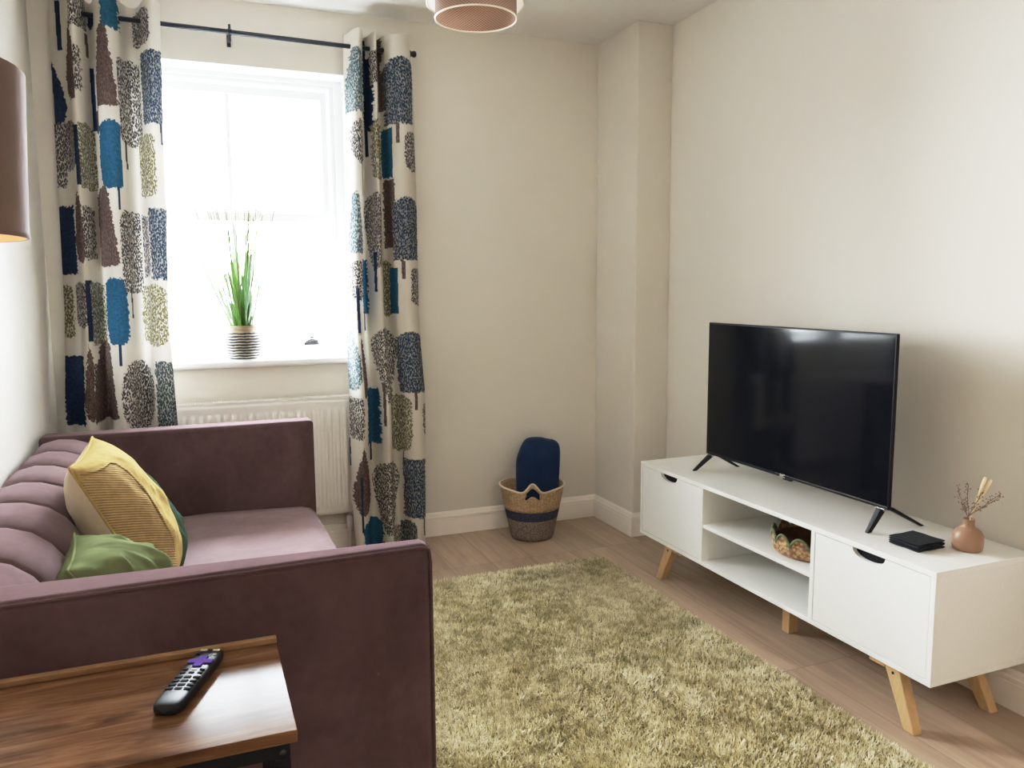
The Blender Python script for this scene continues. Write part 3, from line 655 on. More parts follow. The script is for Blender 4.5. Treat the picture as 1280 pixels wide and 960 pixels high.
# channelled back: rounded profile swept along y with a scalloped offset
BP = [(-2.30,0.33),(-2.325,0.40),(-2.352,0.47),(-2.382,0.54),(-2.412,0.60),(-2.440,0.640),(-2.475,0.668),(-2.52,0.684),(-2.565,0.688),(-2.605,0.678),(-2.63,0.650),(-2.636,0.60)]
ny = 281; y0_, y1_ = -2.092, -0.5465; CHN = 7
bpv = [Vector((p[0],0,p[1])) for p in BP]
fine = []
for i in range(len(bpv)-1):
    for k in range(4): fine.append(bpv[i].lerp(bpv[i+1], k/4))
fine.append(bpv[-1])
nrm = []
for i in range(len(fine)):
    t = fine[min(i+1,len(fine)-1)]-fine[max(i-1,0)]; nrm.append(Vector((-t.z,0,t.x)).normalized()*-1)
V = []
for j in range(ny):
    y = y0_+(y1_-y0_)*j/(ny-1); s = ((y-y0_)/((y1_-y0_)/CHN)) % 1.0
    b = 0.017*(1-abs(2*s-1)**4)-0.004-0.012*max(0, (abs(2*s-1)-0.92)/0.08)
    if j in (0, ny-1): b = -0.02
    for i, (p, n_) in enumerate(zip(fine, nrm)):
        kk = min(1, i/5)*min(1, (len(fine)-1-i)/6); q = p+n_*(b*kk if b > 0 else b*kk); V.append((q.x, y, q.z))
bo_ = mesh_np('backrest', V, grid_faces(ny, len(fine)), M_velvet_back_lit, sofa)
bm = new_bm(); box(bm, SB, -2.43, -2.09, -0.5485, 0.235, 0.60); obj('back_frame', bm, M_velvet, sofa)
for lx in (SF-0.07, SB+0.07):
    for ly in (-2.11, -0.53):
        bm = new_bm(); lathe(bm, [(0.013,0.0),(0.022,0.125)], 16, (lx,ly,0), closed_top=True); obj('leg', bm, M_leg, sofa)

# ------------------------------------------------------------------ cushions
def cushion(name, label, center, normal, up, hw, hh, th, mats, wr=0.006, seed=3, zone=None, group=None, sag=0.0):
    n_ = Vector(normal).normalized(); u_ = Vector(up); u_ = (u_-n_*u_.dot(n_)).normalized(); s_ = u_.cross(n_)
    N = 61; g = np.linspace(-1, 1, N); A, B = np.meshgrid(g, g, indexing='ij')
    t = th*np.clip((1-np.abs(A)**2.6)*(1-np.abs(B)**2.6), 0, 1)**0.55
    px = hw*A*(1-0.055*(1-B**2)*np.abs(A)**2); py = hh*B*(1-0.055*(1-A**2)*np.abs(B)**2)
    py = py-sag*(1-A**2)*np.clip(B, 0, 1)
    w1 = (vnoise(A+3, B+3, 3.0, seed)-0.5)*wr*2+(vnoise(A+3, B*0.6+3, 9.0, seed+1)-0.5)*wr
    env = np.clip((1-A**2)*(1-B**2), 0, 1)**0.3
    def side(sg, w): 
        d = sg*(t+w*env); return np.stack([px*s_[k]+py*u_[k]+d*n_[k] for k in range(3)], -1).reshape(-1,3)
    V = np.concatenate([side(1, w1), side(-1, w1[::-1])]); F1 = grid_faces(N, N); F2 = grid_faces(N, N, N*N)[:, ::-1]
    o = mesh_np(name, V, np.concatenate([F1, F2]), mats); o.location = center
    nf = len(F1); mi = np.zeros(nf*2, np.int32); mi[nf:] = min(1, len(mats)-1)
    if zone is not None:
        ca = (A[:-1,:-1]+A[1:,1:]).ravel()/2; cb = (B[:-1,:-1]+B[1:,1:]).ravel()/2; mi[:nf][zone(ca, cb)] = 2
    o.data.polygons.foreach_set('material_index', mi)
    bmm = bmesh.new(); bmm.from_mesh(o.data); bmesh.ops.remove_doubles(bmm, verts=bmm.verts, dist=1e-5); bmm.to_mesh(o.data); bmm.free()
    def surf(a, b, lift=0.0):
        tt = th*max(0, (1-abs(a)**2.6)*(1-abs(b)**2.6))**0.55+lift
        x = hw*a*(1-0.055*(1-b*b)*a*a); y = hh*b*(1-0.055*(1-a*a)*b*b)-sag*(1-a*a)*max(b,0)
        return s_*x+u_*y+n_*tt
    # piping round the edge
    pts = []
    M_ = 24
    for k in range(M_): pts.append((-1+2*k/M_, -1))
    for k in range(M_): pts.append((1, -1+2*k/M_))
    for k in range(M_): pts.append((1-2*k/M_, 1))
    for k in range(M_): pts.append((-1, 1-2*k/M_))
    bm = new_bm(); tube(bm, [surf(a, b) for a, b in pts], 0.0035, 6, closed=True); p_ = obj('piping', bm, mats[0]); p_.parent = o
    tag(o, label, 'cushion', group); return o, surf
def corduroy(name, c1, c2, rot, freq=0.0075, rib=0.5):
    m = Mat(name, rough=0.9, spec=0.0, sheen=0.15); m.p.inputs['Sheen Tint'].default_value = c2
    tc = m.n('ShaderNodeTexCoord'); sp = m.n('ShaderNodeSeparateXYZ'); m.l(tc.outputs['Object'], sp.inputs[0])
    q = m.math('ADD', m.math('MULTIPLY', sp.outputs['Z'], rot[1]), m.math('MULTIPLY', sp.outputs['Y'], rot[0]))
    s = m.math('SINE', m.math('MULTIPLY', q, 2*PI/freq)); f_ = m.math('ADD', m.math('MULTIPLY', s, rib*0.5), 0.5)
    c = m.ramp(f_, [(0.1, c1), (0.8, c2)]); nz = m.ramp(m.noise(tc.outputs['Object'], 60, 4), [(0.3, (0.85,0.85,0.85,1)), (0.7, (1.12,1.12,1.12,1))])
    m.base(m.mix(1.0, c, nz, 'MULTIPLY')); m.bump(s, 0.4*rib, 0.002); return m.m
M_must = corduroy('mustard_plush', (0.30,0.205,0.075,1), (0.36,0.255,0.105,1), (0,1), rib=0.15)
M_mustrib = corduroy('mustard_corduroy', (0.22,0.145,0.070,1), (0.42,0.295,0.150,1), (0.35,0.94), 0.0062, 0.8)
M_beige = mottled('beige_linen', (0.42,0.34,0.25,1), (0.50,0.41,0.31,1), 9, 0.9, 0.2, 300, spec=0.0)
M_green = mottled('sage_velvet', (0.095,0.112,0.052,1), (0.155,0.175,0.090,1), 7, 0.9, spec=0.0)
M_dgreen = mottled('bottle_green_velvet', (0.035,0.060,0.040,1), (0.045,0.07,0.047,1), 8, 0.9, spec=0.0)
c_, sf = cushion('cushion', 'mustard yellow corduroy cushion with beige back leaning on the sofa back', (-2.312,-1.33,0.592), (0.90,-0.02,0.44), (-0.44,0,0.9), 0.205, 0.215, 0.100, [M_must, M_beige, M_mustrib],
    zone=lambda a, b: (a < -0.46+0.06*b) & (b < 0.80) , seed=5)
bm = new_bm(); seam = [(-0.98,0.86),(-0.85,0.82),(-0.7,0.80),(-0.58,0.80),(-0.48,0.80),(-0.42,0.75),(-0.41,0.6),(-0.43,0.3),(-0.46,0.0),(-0.48,-0.4),(-0.52,-0.9)]
tube(bm, [sf(a, b, 0.001) for a, b in seam], 0.004, 6); p_ = obj('seam', bm, M_mustrib); p_.parent = c_
cushion('cushion', 'sage green velvet cushion slumped low behind the near sofa arm', (-2.285,-1.80,0.520), (0.80,0.10,0.55), (-0.55,0.0,0.84), 0.17, 0.17, 0.105, [M_green, M_green], wr=0.020, seed=9)
cushion('cushion', 'dark green velvet cushion mostly hidden behind the mustard cushion', (-2.285,-1.07,0.520), (0.88,0.05,0.47), (-0.44,0,0.9), 0.18, 0.175, 0.085, [M_dgreen, M_dgreen], seed=14)

# ------------------------------------------------------------------ side table
def rustic():
    m = Mat('rustic_brown_board', rough=0.15, spec=0.5); m.p.inputs['IOR'].default_value = 1.075
    v = m.coord(scale=(1.6,13,13)); v2 = m.coord(scale=(3.2,8.5,6))
    g = m.noise(v, 3.0, 7, 0.65, 0.9); b = m.noise(v2, 2.1, 3, 0.5, 0.3)
    c = m.ramp(g, [(0.25, (0.055,0.025,0.014,1)), (0.5, (0.135,0.066,0.034,1)), (0.72, (0.24,0.132,0.070,1))])
    dk = m.ramp(b, [(0.53, (0,0,0,1)), (0.72, (1,1,1,1))]); c = m.mix(m.math('MULTIPLY', dk, 0.75), c, (0.030,0.013,0.008,1))
    m.base(c); m.bump(g, 0.05, 0.001); return m.m
M_rustic = rustic(); M_blk = Mat('black_powder_coat', (0.012,0.012,0.014,1), rough=0.6, spec=0.08).m
TX0, TX1, TY0, TY1, TZ = -2.60, -2.014, -2.577, -2.274, 0.600
tbl = thing('side_table', 'small industrial side table, rustic brown top and black metal frame, beside the sofa arm', 'side table', ((TX0+TX1)/2,(TY0+TY1)/2,0))
bm = new_bm(); box(bm, TX0, TX1, TY0, TY1, TZ-0.018, TZ); obj('tabletop', bm, M_rustic, tbl, bevel=0.0015)
bm = new_bm(); box(bm, TX0, TX1, TY1-0.014, TY1, TZ, TZ+0.010); obj('back_lip', bm, mottled('rustic_edge', (0.17,0.085,0.035,1), (0.27,0.15,0.07,1), 14, 0.35), tbl, bevel=0.0015)
bm = new_bm(); T = 0.022; za, zb = TZ-0.018-T, TZ-0.0181
for y in (TY0+0.004, TY1-0.004-T): box(bm, TX0+0.01, TX1-0.010, y, y+T, za, zb)
for x in (TX0+0.01, TX1-0.010-T): box(bm, x, x+T, TY0+0.004+T, TY1-0.004-T, za, zb)
obj('frame', bm, M_blk, tbl, bevel=0.002)
for x in (TX0+0.01, TX1-0.010-T):
    for y in (TY0+0.004, TY1-0.004-T):
        bm = new_bm(); box(bm, x, x+T, y, y+T, 0, za); obj('leg', bm, M_blk, tbl, bevel=0.002)
        bm = new_bm(); yb = y if y < -2.4 else y+T
        lathe(bm, [(0.0005,-0.003),(0.0035,-0.003),(0.0045,-0.001),(0.0045,0.001)], 12); bmesh.ops.rotate(bm, verts=bm.verts, matrix=Matrix.Rotation(-PI/2 if y < -2.4 else PI/2, 3, 'X')); bmesh.ops.translate(bm, verts=bm.verts, vec=(x+T/2, yb, za+T*0.45))
        obj('bolt', bm, M_brz, tbl)
# table lamp
LX, LY = -2.470, -2.475
lamp = thing('table_lamp', 'lamp with brown velvet drum shade at the left edge, on the side table', 'lamp', (LX,LY,TZ))
M_lv = velvet('brown_velvet', (0.115,0.074,0.060,1), (0.155,0.102,0.084,1)); M_lv.node_tree.nodes['Principled BSDF'].inputs['Sheen Weight'].default_value = 0.6; M_lv.node_tree.nodes['Principled BSDF'].inputs['Sheen Tint'].default_value = (0.8,0.78,0.8,1); M_peach = Mat('peach_lining', (0.72,0.46,0.28,1), rough=0.7).m
bm = new_bm(); lathe(bm, [(0.0005,0),(0.075,0),(0.078,0.004),(0.075,0.016),(0.03,0.026),(0.012,0.04),(0.009,0.12),(0.009,0.70),(0.014,0.72)], 32, closed_bottom=False); o_ = obj('base', bm, M_brz); o_.parent = lamp
LR0, LR1, LZ0, LZ1 = 0.164, 0.173, 0.668, 0.868
bm = new_bm(); lathe(bm, [(LR0,LZ0),(LR1,LZ1)], 64, closed_bottom=False); o_ = obj('lamp_shade', bm, M_lv); o_.parent = lamp
bm = new_bm(); lathe(bm, [(LR0-0.003,LZ0-0.0005),(LR1-0.003,LZ1)], 64, closed_bottom=False); i_ = obj('lining', bm, M_peach); i_.parent = o_
bm = new_bm(); lathe(bm, [(LR0-0.003,LZ0-0.0008),(LR0+0.0012,LZ0-0.0008),(LR0+0.0012,LZ0+0.006)], 64, closed_bottom=False); i_ = obj('rim', bm, M_lv); i_.parent = o_
bm = new_bm(); lathe(bm, [(0.0005,0.70),(0.02,0.71),(0.03,0.74),(0.022,0.775),(0.012,0.79),(0.0005,0.795)], 20, closed_bottom=False); o_ = obj('bulb', bm, Mat('frosted_glass', (0.9,0.85,0.75,1), rough=0.4).m); o_.parent = lamp
bm = new_bm()
for k in range(3):
    a = 2*PI*k/3+0.4; tube(bm, [(0,0,0.84),(0.157*math.cos(a),0.157*math.sin(a),0.855)], 0.002, 6)
tube(bm, [(0,0,0.715),(0.0,0.0,0.84)], 0.003, 6)
o_ = obj('spider_fitting', bm, M_brz); o_.parent = lamp
LAMP_BULB = (LX+0.05, LY, TZ+0.76)

# ------------------------------------------------------------------ remote control
rem = thing('remote_control', 'black remote control with purple direction pad lying on the side table', 'remote control', (-2.150,-2.388,TZ))
rem.rotation_euler[2] = math.radians(-22)
M_rb = Mat('remote_black', (0.016,0.016,0.020,1), rough=0.4, spec=0.12).m; M_pur = Mat('purple_button', (0.10,0.045,0.30,1), rough=0.7, spec=0.05).m; M_key = Mat('grey_button', (0.006,0.006,0.007,1), rough=0.8, spec=0.15).m; M_keyw = Mat('pale_button', (0.50,0.48,0.30,1), rough=0.5).m
n1, n2 = 40, 20; V = []
for i in range(n1):
    v_ = -1+2*i/(n1-1)
    for j in range(n2):
        a = 2*PI*j/n2; ca, sa = math.cos(a), math.sin(a)
        wl = 0.0225*(1-0.10*(1-v_)/2*0+0.02*v_)*(max(1e-3, 1-abs(v_)**10))**0.35
        V.append((wl*math.copysign(abs(ca)**0.45, ca), 0.095*v_, 0.0095+0.0092*(max(1e-3, 1-abs(v_)**12))**0.4*math.copysign(abs(sa)**0.55, sa)*(1.0 if sa > 0 else 1.0)))
F = []
for i in range(n1-1):
    for j in range(n2): F.append((i*n2+j, i*n2+(j+1)%n2, (i+1)*n2+(j+1)%n2, (i+1)*n2+j))
body = mesh_np('body', V, F, M_rb, rem, local=True)
def key(x, y, w, h, mat, name='button', r=0):
    bm = new_bm(); box(bm, x-w/2, x+w/2, y-h/2, y+h/2, 0.0180, 0.0198); o = obj(name, bm, mat, bevel=0.0008); o.parent = rem
bm = new_bm()
cr = [(1.35*a_, 1.35*b_) for a_, b_ in [(-0.005,-0.013),(0.005,-0.013),(0.005,-0.005),(0.014,-0.005),(0.014,0.005),(0.005,0.005),(0.005,0.013),(-0.005,0.013),(-0.005,0.005),(-0.014,0.005),(-0.014,-0.005),(-0.005,-0.005)]]
prism(bm, [(a, b+0.040) for a, b in cr], 'z', 0.0182, 0.0208); o_ = obj('direction_pad', bm, M_pur, bevel=0.0012); o_.parent = rem
key(-0.010, 0.080, 0.011, 0.006, M_keyw); key(0.010, 0.080, 0.011, 0.006, M_keyw); key(-0.013, 0.064, 0.006, 0.004, M_key); key(0.013, 0.064, 0.006, 0.004, M_keyw)
for x in (-0.013, 0, 0.013): key(x, 0.014, 0.008, 0.005, M_keyw if x == 0 else M_key); key(x, 0.004, 0.008, 0.005, M_key)
for yy in range(4):
    for x in (-0.0135, 0, 0.0135): key(x, -0.010-0.0115*yy, 0.0105, 0.0062, M_key)

# ------------------------------------------------------------------ television stand
M_mel = Mat('white_melamine', rough=0.38, spec=0.4); vv = M_mel.coord(); M_mel.base(M_mel.ramp(M_mel.noise(vv, 90, 3), [(0.3, (0.775,0.765,0.735,1)), (0.7, (0.80,0.79,0.76,1))])); M_mel.bump(M_mel.noise(vv, 260, 2), 0.05, 0.001); M_mel = M_mel.m
mw = Mat('pine_leg', rough=0.5); vv = mw.coord(scale=(30,30,3)); mw.base(mw.ramp(mw.noise(vv, 2.0, 5, 0.6, 0.5), [(0.25, (0.46,0.29,0.13,1)), (0.75, (0.62,0.42,0.215,1))])); M_pine = mw.m
KX0, KX1, KY0, KY1, KZ0, KZ1 = -0.386, -0.018, -2.233, -0.788, 0.159, 0.4708
tv_stand = thing('television_stand', 'long white low television stand with two doors, open shelves and splayed wooden legs', 'tv stand', (-0.2,-1.51,0))
PT = 0.016
bm = new_bm(); box(bm, KX0, KX1, KY0, KY1, KZ1-PT, KZ1); obj('top_panel', bm, M_mel, tv_stand, bevel=0.0012)
bm = new_bm(); box(bm, KX0, KX1, KY0, KY1, KZ0, KZ0+PT); obj('bottom_panel', bm, M_mel, tv_stand, bevel=0.0012)
D1, D2 = -1.222, -1.797
for ya, yb, xa in ((KY1-PT, KY1, KX0), (KY0, KY0+PT, KX0), (D1-PT/2, D1+PT/2, KX0), (D2-PT/2, D2+PT/2, KX0)):
    bm = new_bm(); box(bm, xa, KX1, ya, yb, KZ0+PT, KZ1-PT); obj('side_panel' if ya in (KY1-PT, KY0) else 'divider', bm, M_mel, tv_stand, bevel=0.001)
bm = new_bm(); box(bm, KX1-0.004, KX1, KY0+PT, KY1-PT, KZ0+PT, KZ1-PT); obj('back_panel', bm, M_mel, tv_stand)
bm = new_bm(); box(bm, KX0+0.004, KX1-0.004, D2+PT/2, D1-PT/2, 0.303, 0.318); obj('shelf', bm, M_mel, tv_stand, bevel=0.001)
M_dark = Mat('black_recess', (0.006,0.006,0.007,1), rough=0.7, spec=0.1).m
def door(ya, yb, hy):
    z0, z1 = KZ0+PT+0.002, KZ1-PT-0.002; n = 16; hw, hd = 0.058, 0.026; P = [(ya,z0),(yb,z0),(yb,z1)]
    arc = [(hy+hw*math.cos(PI*k/n), z1-hd*math.sin(PI*k/n)**0.85 if 0 < k < n else z1) for k in range(n+1)]
    P += arc + [(ya,z1)]
    bm = new_bm(); A = [bm.verts.new((KX0+0.0015, y, z)) for y, z in P]; B = [bm.verts.new((KX0+0.0165, y, z)) for y, z in P]
    for i in range(len(P)): bm.faces.new((A[i], A[(i+1)%len(P)], B[(i+1)%len(P)], B[i]))
    bm.faces.new(A); bm.faces.new(B[::-1]); o = obj('door', bm, M_mel, tv_stand)
    bm = new_bm(); Q = arc; A = [bm.verts.new((KX0+0.0150, y, z)) for y, z in Q]; bm.faces.new(A); B = [bm.verts.new((KX0+0.0155, y, z)) for y, z in Q]; bm.faces.new(B[::-1])
    obj('handle', bm, M_dark, o)
door(D1+PT/2+0.002, KY1-PT-0.002, -1.000); door(KY0+PT+0.002, D2-PT/2-0.002, -2.011)
def leg(xt, yt, xb, yb, wt=0.026, wb=0.018):
    bm = new_bm(); zt = KZ0-0.0001
    hexa(bm, [(xb-wb*0.85,yb-wb,0),(xb+wb*0.85,yb-wb,0),(xb+wb*0.85,yb+wb,0),(xb-wb*0.85,yb+wb,0)], [(xt-wb,yt-wt,zt),(xt+wb,yt-wt,zt),(xt+wb,yt+wt,zt),(xt-wb,yt+wt,zt)])
    o = obj('leg', bm, M_pine, tv_stand, bevel=0.003)
    return o
for xf, sg in ((-0.352, -1), (-0.075, 1)):
    for yt, yb in ((-0.985,-0.928), (-2.088,-2.172)):
        o = leg(xf+0.004*(-sg), yt, xf-0.002*(-sg)-0.012*(sg < 0), yb)
        bm = new_bm()
        for zz in (0.135,):
            lathe(bm, [(0.0005,-0.0012),(0.0042,-0.0012),(0.0048,0.0)], 12); xx = xf+0.004*(-sg)-0.0185
            bmesh.ops.rotate(bm, verts=bm.verts, matrix=Matrix.Rotation(PI/2, 3, 'Y')); bmesh.ops.translate(bm, verts=bm.verts, vec=(xx-0.001, yt+(yb-yt)*0.14, zz))
        obj('screw', bm, M_dark, o)
        bm = new_bm(); d = 1 if yt > -1.5 else -1
        box(bm, xf-0.012, xf+0.012, min(yt-0.022*d, yt-0.075*d), max(yt-0.022*d, yt-0.075*d), KZ0-0.022, KZ0-0.0002); obj('leg_block', bm, M_pine, o)
bm = new_bm(); box(bm, -0.250,-0.210, -1.557,-1.521, 0, KZ0-0.0001); obj('leg', bm, M_pine, tv_stand, bevel=0.002)

# ------------------------------------------------------------------ television
M_scr = Mat('screen_glass', (0.004,0.005,0.008,1), rough=0.08, spec=0.35).m; M_bez = Mat('black_bezel', (0.010,0.010,0.012,1), rough=0.45, spec=0.12).m; M_chrome = Mat('chrome', (0.6,0.6,0.62,1), rough=0.2, metal=1.0).m
tv = thing('television', 'large flat screen television, switched off, on the white stand', 'television', (-0.22,-1.51,KZ1))
TVX, VY0, VY1, VZ0, VZ1 = -0.250, -1.950, -1.056, 0.544, 1.0645
bm = new_bm(); box(bm, TVX, TVX+0.012, VY0, VY1, VZ0, VZ1); obj('casing', bm, M_bez, tv, bevel=0.003)
bm = new_bm(); hexa(bm, [(TVX+0.012,VY0+0.02,VZ0+0.01),(TVX+0.055,VY0+0.10,VZ0+0.03),(TVX+0.055,VY1-0.10,VZ0+0.03),(TVX+0.012,VY1-0.02,VZ0+0.01)],
    [(TVX+0.012,VY0+0.02,VZ0+0.34),(TVX+0.055,VY0+0.10,VZ0+0.30),(TVX+0.055,VY1-0.10,VZ0+0.30),(TVX+0.012,VY1-0.02,VZ0+0.34)]); obj('rear_housing', bm, M_bez, tv, bevel=0.006)
bm = new_bm(); v = [bm.verts.new((TVX-0.0006,y,z)) for y,z in ((VY0+0.006,VZ0+0.012),(VY1-0.006,VZ0+0.012),(VY1-0.006,VZ1-0.006),(VY0+0.006,VZ1-0.006))]; bm.faces.new(v); obj('screen', bm, M_scr, tv)
bm = new_bm(); box(bm, TVX-0.0012, TVX, VY0+0.004, -1.46, VZ0+0.0085, VZ0+0.0105); obj('lower_trim', bm, M_chrome, tv)
bm = new_bm(); box(bm, TVX+0.002, TVX+0.016, -1.535, -1.495, VZ0-0.008, VZ0+0.001); obj('sensor', bm, M_bez, tv, bevel=0.003)
fc = bpy.data.curves.new('logo', 'FONT'); fc.body = 'JVC'; fc.size = 0.017; fc.align_x = 'CENTER'; fc.extrude = 0.0004; fo = bpy.data.objects.new('logo', fc); COL.objects.link(fo)
mesh_logo = True; fc.materials.append(Mat('logo_white', (0.8,0.8,0.8,1), rough=0.3).m); 
bpy.context.view_layer.update(); lme = bpy.data.meshes.new_from_object(fo.evaluated_get(bpy.context.evaluated_depsgraph_get())); bpy.data.objects.remove(fo); fo = bpy.data.objects.new('logo', lme); COL.objects.link(fo)
fo.parent = tv; fo.matrix_parent_inverse = tv.matrix_basis.inverted(); fo.location = (TVX-0.0012,-1.498,VZ0+0.0005); fo.rotation_euler = (PI/2,0,-PI/2)
for yt, yb in ((-1.092,-1.030), (-1.925,-1.912)):
    bm = new_bm(); xt = TVX+0.012
    for xf, yf in ((-0.285, yb), (-0.080, yb-0.010)):
        a = Vector((xt,yt,VZ0+0.002)); b = Vector((xf,yf,KZ1+0.0002)); w = 0.010; dx = 0.012 if xf > xt else -0.012
        hexa(bm, [(b.x-0.008,b.y-w*0.6,b.z),(b.x+0.008,b.y-w*0.6,b.z),(b.x+0.008,b.y+w*0.6,b.z),(b.x-0.008,b.y+w*0.6,b.z)], [(a.x+dx-0.012,a.y-w,a.z),(a.x+dx+0.012,a.y-w,a.z),(a.x+dx+0.012,a.y+w,a.z),(a.x+dx-0.012,a.y+w,a.z)])
    l_ = obj('leg', bm, M_bez, tv, bevel=0.002)
    bm = new_bm(); box(bm, xt-0.020, xt-0.010, yt-0.016, yt+0.016, VZ0-0.004, VZ0+0.003); obj('leg_cap', bm, M_chrome, l_, bevel=0.001)

# ------------------------------------------------------------------ slate coasters
M_slt = mottled('slate', (0.014,0.016,0.020,1), (0.024,0.027,0.032,1), 30, 0.7, 0.4, 120, spec=0.15)
cpos = [(-0.2525,-2.0535,0.0,'lowest'), (-0.2505,-2.0515,3.0,'second from the bottom'), (-0.2535,-2.0540,-2.0,'third from the bottom'), (-0.2515,-2.0525,1.5,'topmost')]
first = None
for k, (x, y, rz, w_) in enumerate(cpos):
    z = KZ1+0.0003+k*0.0058; lb = 'square black slate coaster, %s in the stack on the television stand' % w_
    if first is None:
        bm = new_bm(); n = 14
        def edge(t, s): return 0.0505+0.0012*math.sin(t*37+s)
        P = [(-0.0505+0.101*i/n, -edge(i, 1)) for i in range(n)]+[(edge(i, 2), -0.0505+0.101*i/n) for i in range(n)]+[(0.0505-0.101*i/n, edge(i, 3)) for i in range(n)]+[(-edge(i, 4), 0.0505-0.101*i/n) for i in range(n)]
        lo_ = [(x_*0.93, y_*0.93) for x_, y_ in P]; A = [bm.verts.new((x_, y_, 0)) for x_, y_ in lo_]; B = [bm.verts.new((x_, y_, 0.0036)) for x_, y_ in P]; Cc = [bm.verts.new((x_*0.995, y_*0.995, 0.0050)) for x_, y_ in P]; m_ = len(P)
        for U_, V_ in ((A, B), (B, Cc)):
            for i in range(m_): bm.faces.new((U_[i], U_[(i+1)%m_], V_[(i+1)%m_], V_[i]))
        bm.faces.new(A[::-1]); bm.faces.new(Cc); first = obj('coaster', bm, M_slt); o_ = first; tag(o_, lb, 'coaster', 'stack of slate coasters')
    else:
        o_ = first.copy(); COL.objects.link(o_); o_['label'] = lb
    o_.location = (x, y, z); o_.rotation_euler[2] = math.radians(rz+1)

# ------------------------------------------------------------------ bottle vase with dried stems
mt = Mat('terracotta_glass', rough=0.35, spec=0.35); vv = mt.coord(); mt.base(mt.ramp(mt.noise(vv, 14, 3), [(0.3, (0.27,0.155,0.098,1)), (0.7, (0.33,0.195,0.125,1))]))
VC = (-0.150,-2.132,KZ1+0.0003)
bm = new_bm(); lathe(bm, [(0.0005,0.0),(0.034,0.0),(0.0375,0.003),(0.0395,0.012),(0.0405,0.028),(0.0385,0.043),(0.032,0.055),(0.023,0.062),(0.0165,0.066),(0.0148,0.070),(0.0148,0.082),(0.0160,0.086),(0.0155,0.088),(0.0125,0.086),(0.0115,0.078),(0.012,0.07),(0.030,0.052),(0.036,0.03),(0.034,0.008)], 40, closed_bottom=False)
vase = obj('bottle_vase', bm, mt.m, loc=VC); tag(vase, 'small round terracotta coloured bottle vase on the right end of the stand', 'vase')
M_gold = mottled('dried_straw', (0.78,0.62,0.36,1), (0.90,0.78,0.52,1), 40, 0.6); M_twig = mottled('dried_twig', (0.16,0.09,0.06,1), (0.26,0.16,0.11,1), 40, 0.8)
vb = Vector(VC)
def straw(label, tip, name='dried_reed'):
    tip = Vector(tip); a = vb+Vector((0.002,0.0,0.012)); t = thing(name, label, 'dried flower', a, 'dried stems in the vase')
    mid = vb+Vector((0.003,-0.001,0.09)); e_ = tip
    bm = new_bm(); tube(bm, [a, mid, mid.lerp(e_, 0.55)], [0.0013,0.0016,0.0022], 6); obj('stalk', bm, M_gold, t)
    bm = new_bm(); tube(bm, [mid.lerp(e_, 0.5), mid.lerp(e_, 0.68), mid.lerp(e_, 0.9), e_], [0.0018,0.0042,0.0048,0.0036], 8); obj('flower_head', bm, M_gold, t)
def twig(label, tips):
    a = vb+Vector((-0.003,0.003,0.012)); t = thing('dried_sprig', label, 'dried flower', a, 'dried stems in the vase'); bm = new_bm(); bl = new_bm()
    for tp in tips:
        mid = vb+Vector((-0.002,0.002,0.092)); tp = vb+Vector(tp); prev = None; pts = [a, mid]
        for k in range(1, 8): pts.append(mid.lerp(tp, k/7)+Vector((random.uniform(-1,1),random.uniform(-1,1),random.uniform(-1,1)))*0.0022)
        tube(bm, pts, [0.0011]*2+[0.0009]*7, 5)
        for q in pts[3:]:
            for _ in range(3):
                e_ = q+Vector((random.uniform(-1,1),random.uniform(-1,1),random.uniform(-0.2,1)))*0.011; tube(bm, [q, e_], 0.0005, 4); lathe(bl, [(0.0004,-0.002),(0.0017,-0.0005),(0.0014,0.001),(0.0003,0.002)], 6, tuple(e_))
    obj('twigs', bm, M_twig, t); obj('buds', bl, M_twig, t)
straw('tall pale gold dried reed, longest stem in the small vase', vb+Vector((0.047,-0.006,0.202)))
straw('second pale gold dried reed, slightly shorter, on the right of the longest', vb+Vector((0.056,-0.016,0.196)))
twig('brown twiggy dried sprig spreading to both sides of the reeds', [(-0.015,0.03,0.168),(0.012,0.02,0.175),(0.045,-0.055,0.165),(0.05,-0.04,0.15),(-0.02,0.012,0.13),(0.03,-0.01,0.16)])

# ------------------------------------------------------------------ scalloped woven tray on the shelf
tray = thing('woven_tray', 'round woven tray with scalloped green rim on the upper open shelf', 'tray', (-0.228,-1.636,0.3183)); tray.scale = (1.10,1.10,1.0)
mtb = Mat('woven_seagrass', rough=0.8); tc = mtb.n('ShaderNodeTexCoord'); v_ = mtb.n('ShaderNodeTexVoronoi'); v_.inputs['Scale'].default_value = 95; mtb.l(tc.outputs['Object'], v_.inputs['Vector'])
mtb.base(mtb.ramp(v_.outputs['Distance'], [(0.15, (0.56,0.37,0.19,1)), (0.75, (0.22,0.115,0.055,1))])); mtb.bump(v_.outputs['Distance'], 0.8, 0.004)
bm = new_bm(); lathe(bm, [(0.0005,0.0),(0.108,0.0),(0.118,0.010),(0.122,0.030),(0.124,0.050),(0.116,0.050),(0.113,0.02),(0.105,0.008),(0.0005,0.007)], 64, closed_bottom=False); o_ = obj('bowl', bm, mtb.m); o_.parent = tray
bm = new_bm(); lathe(bm, [(0.0005,0.0078),(0.104,0.0088),(0.112,0.02),(0.1150,0.0485)], 64, closed_bottom=False); o_ = obj('inner_lining', bm, mottled('dark_brown_weave', (0.10,0.05,0.03,1), (0.17,0.085,0.05,1), 60, 0.9)); o_.parent = tray
M_grn = mottled('green_rope', (0.125,0.150,0.075,1), (0.20,0.225,0.125,1), 80, 0.8)
NS = 13; bm = new_bm(); bm2 = new_bm()
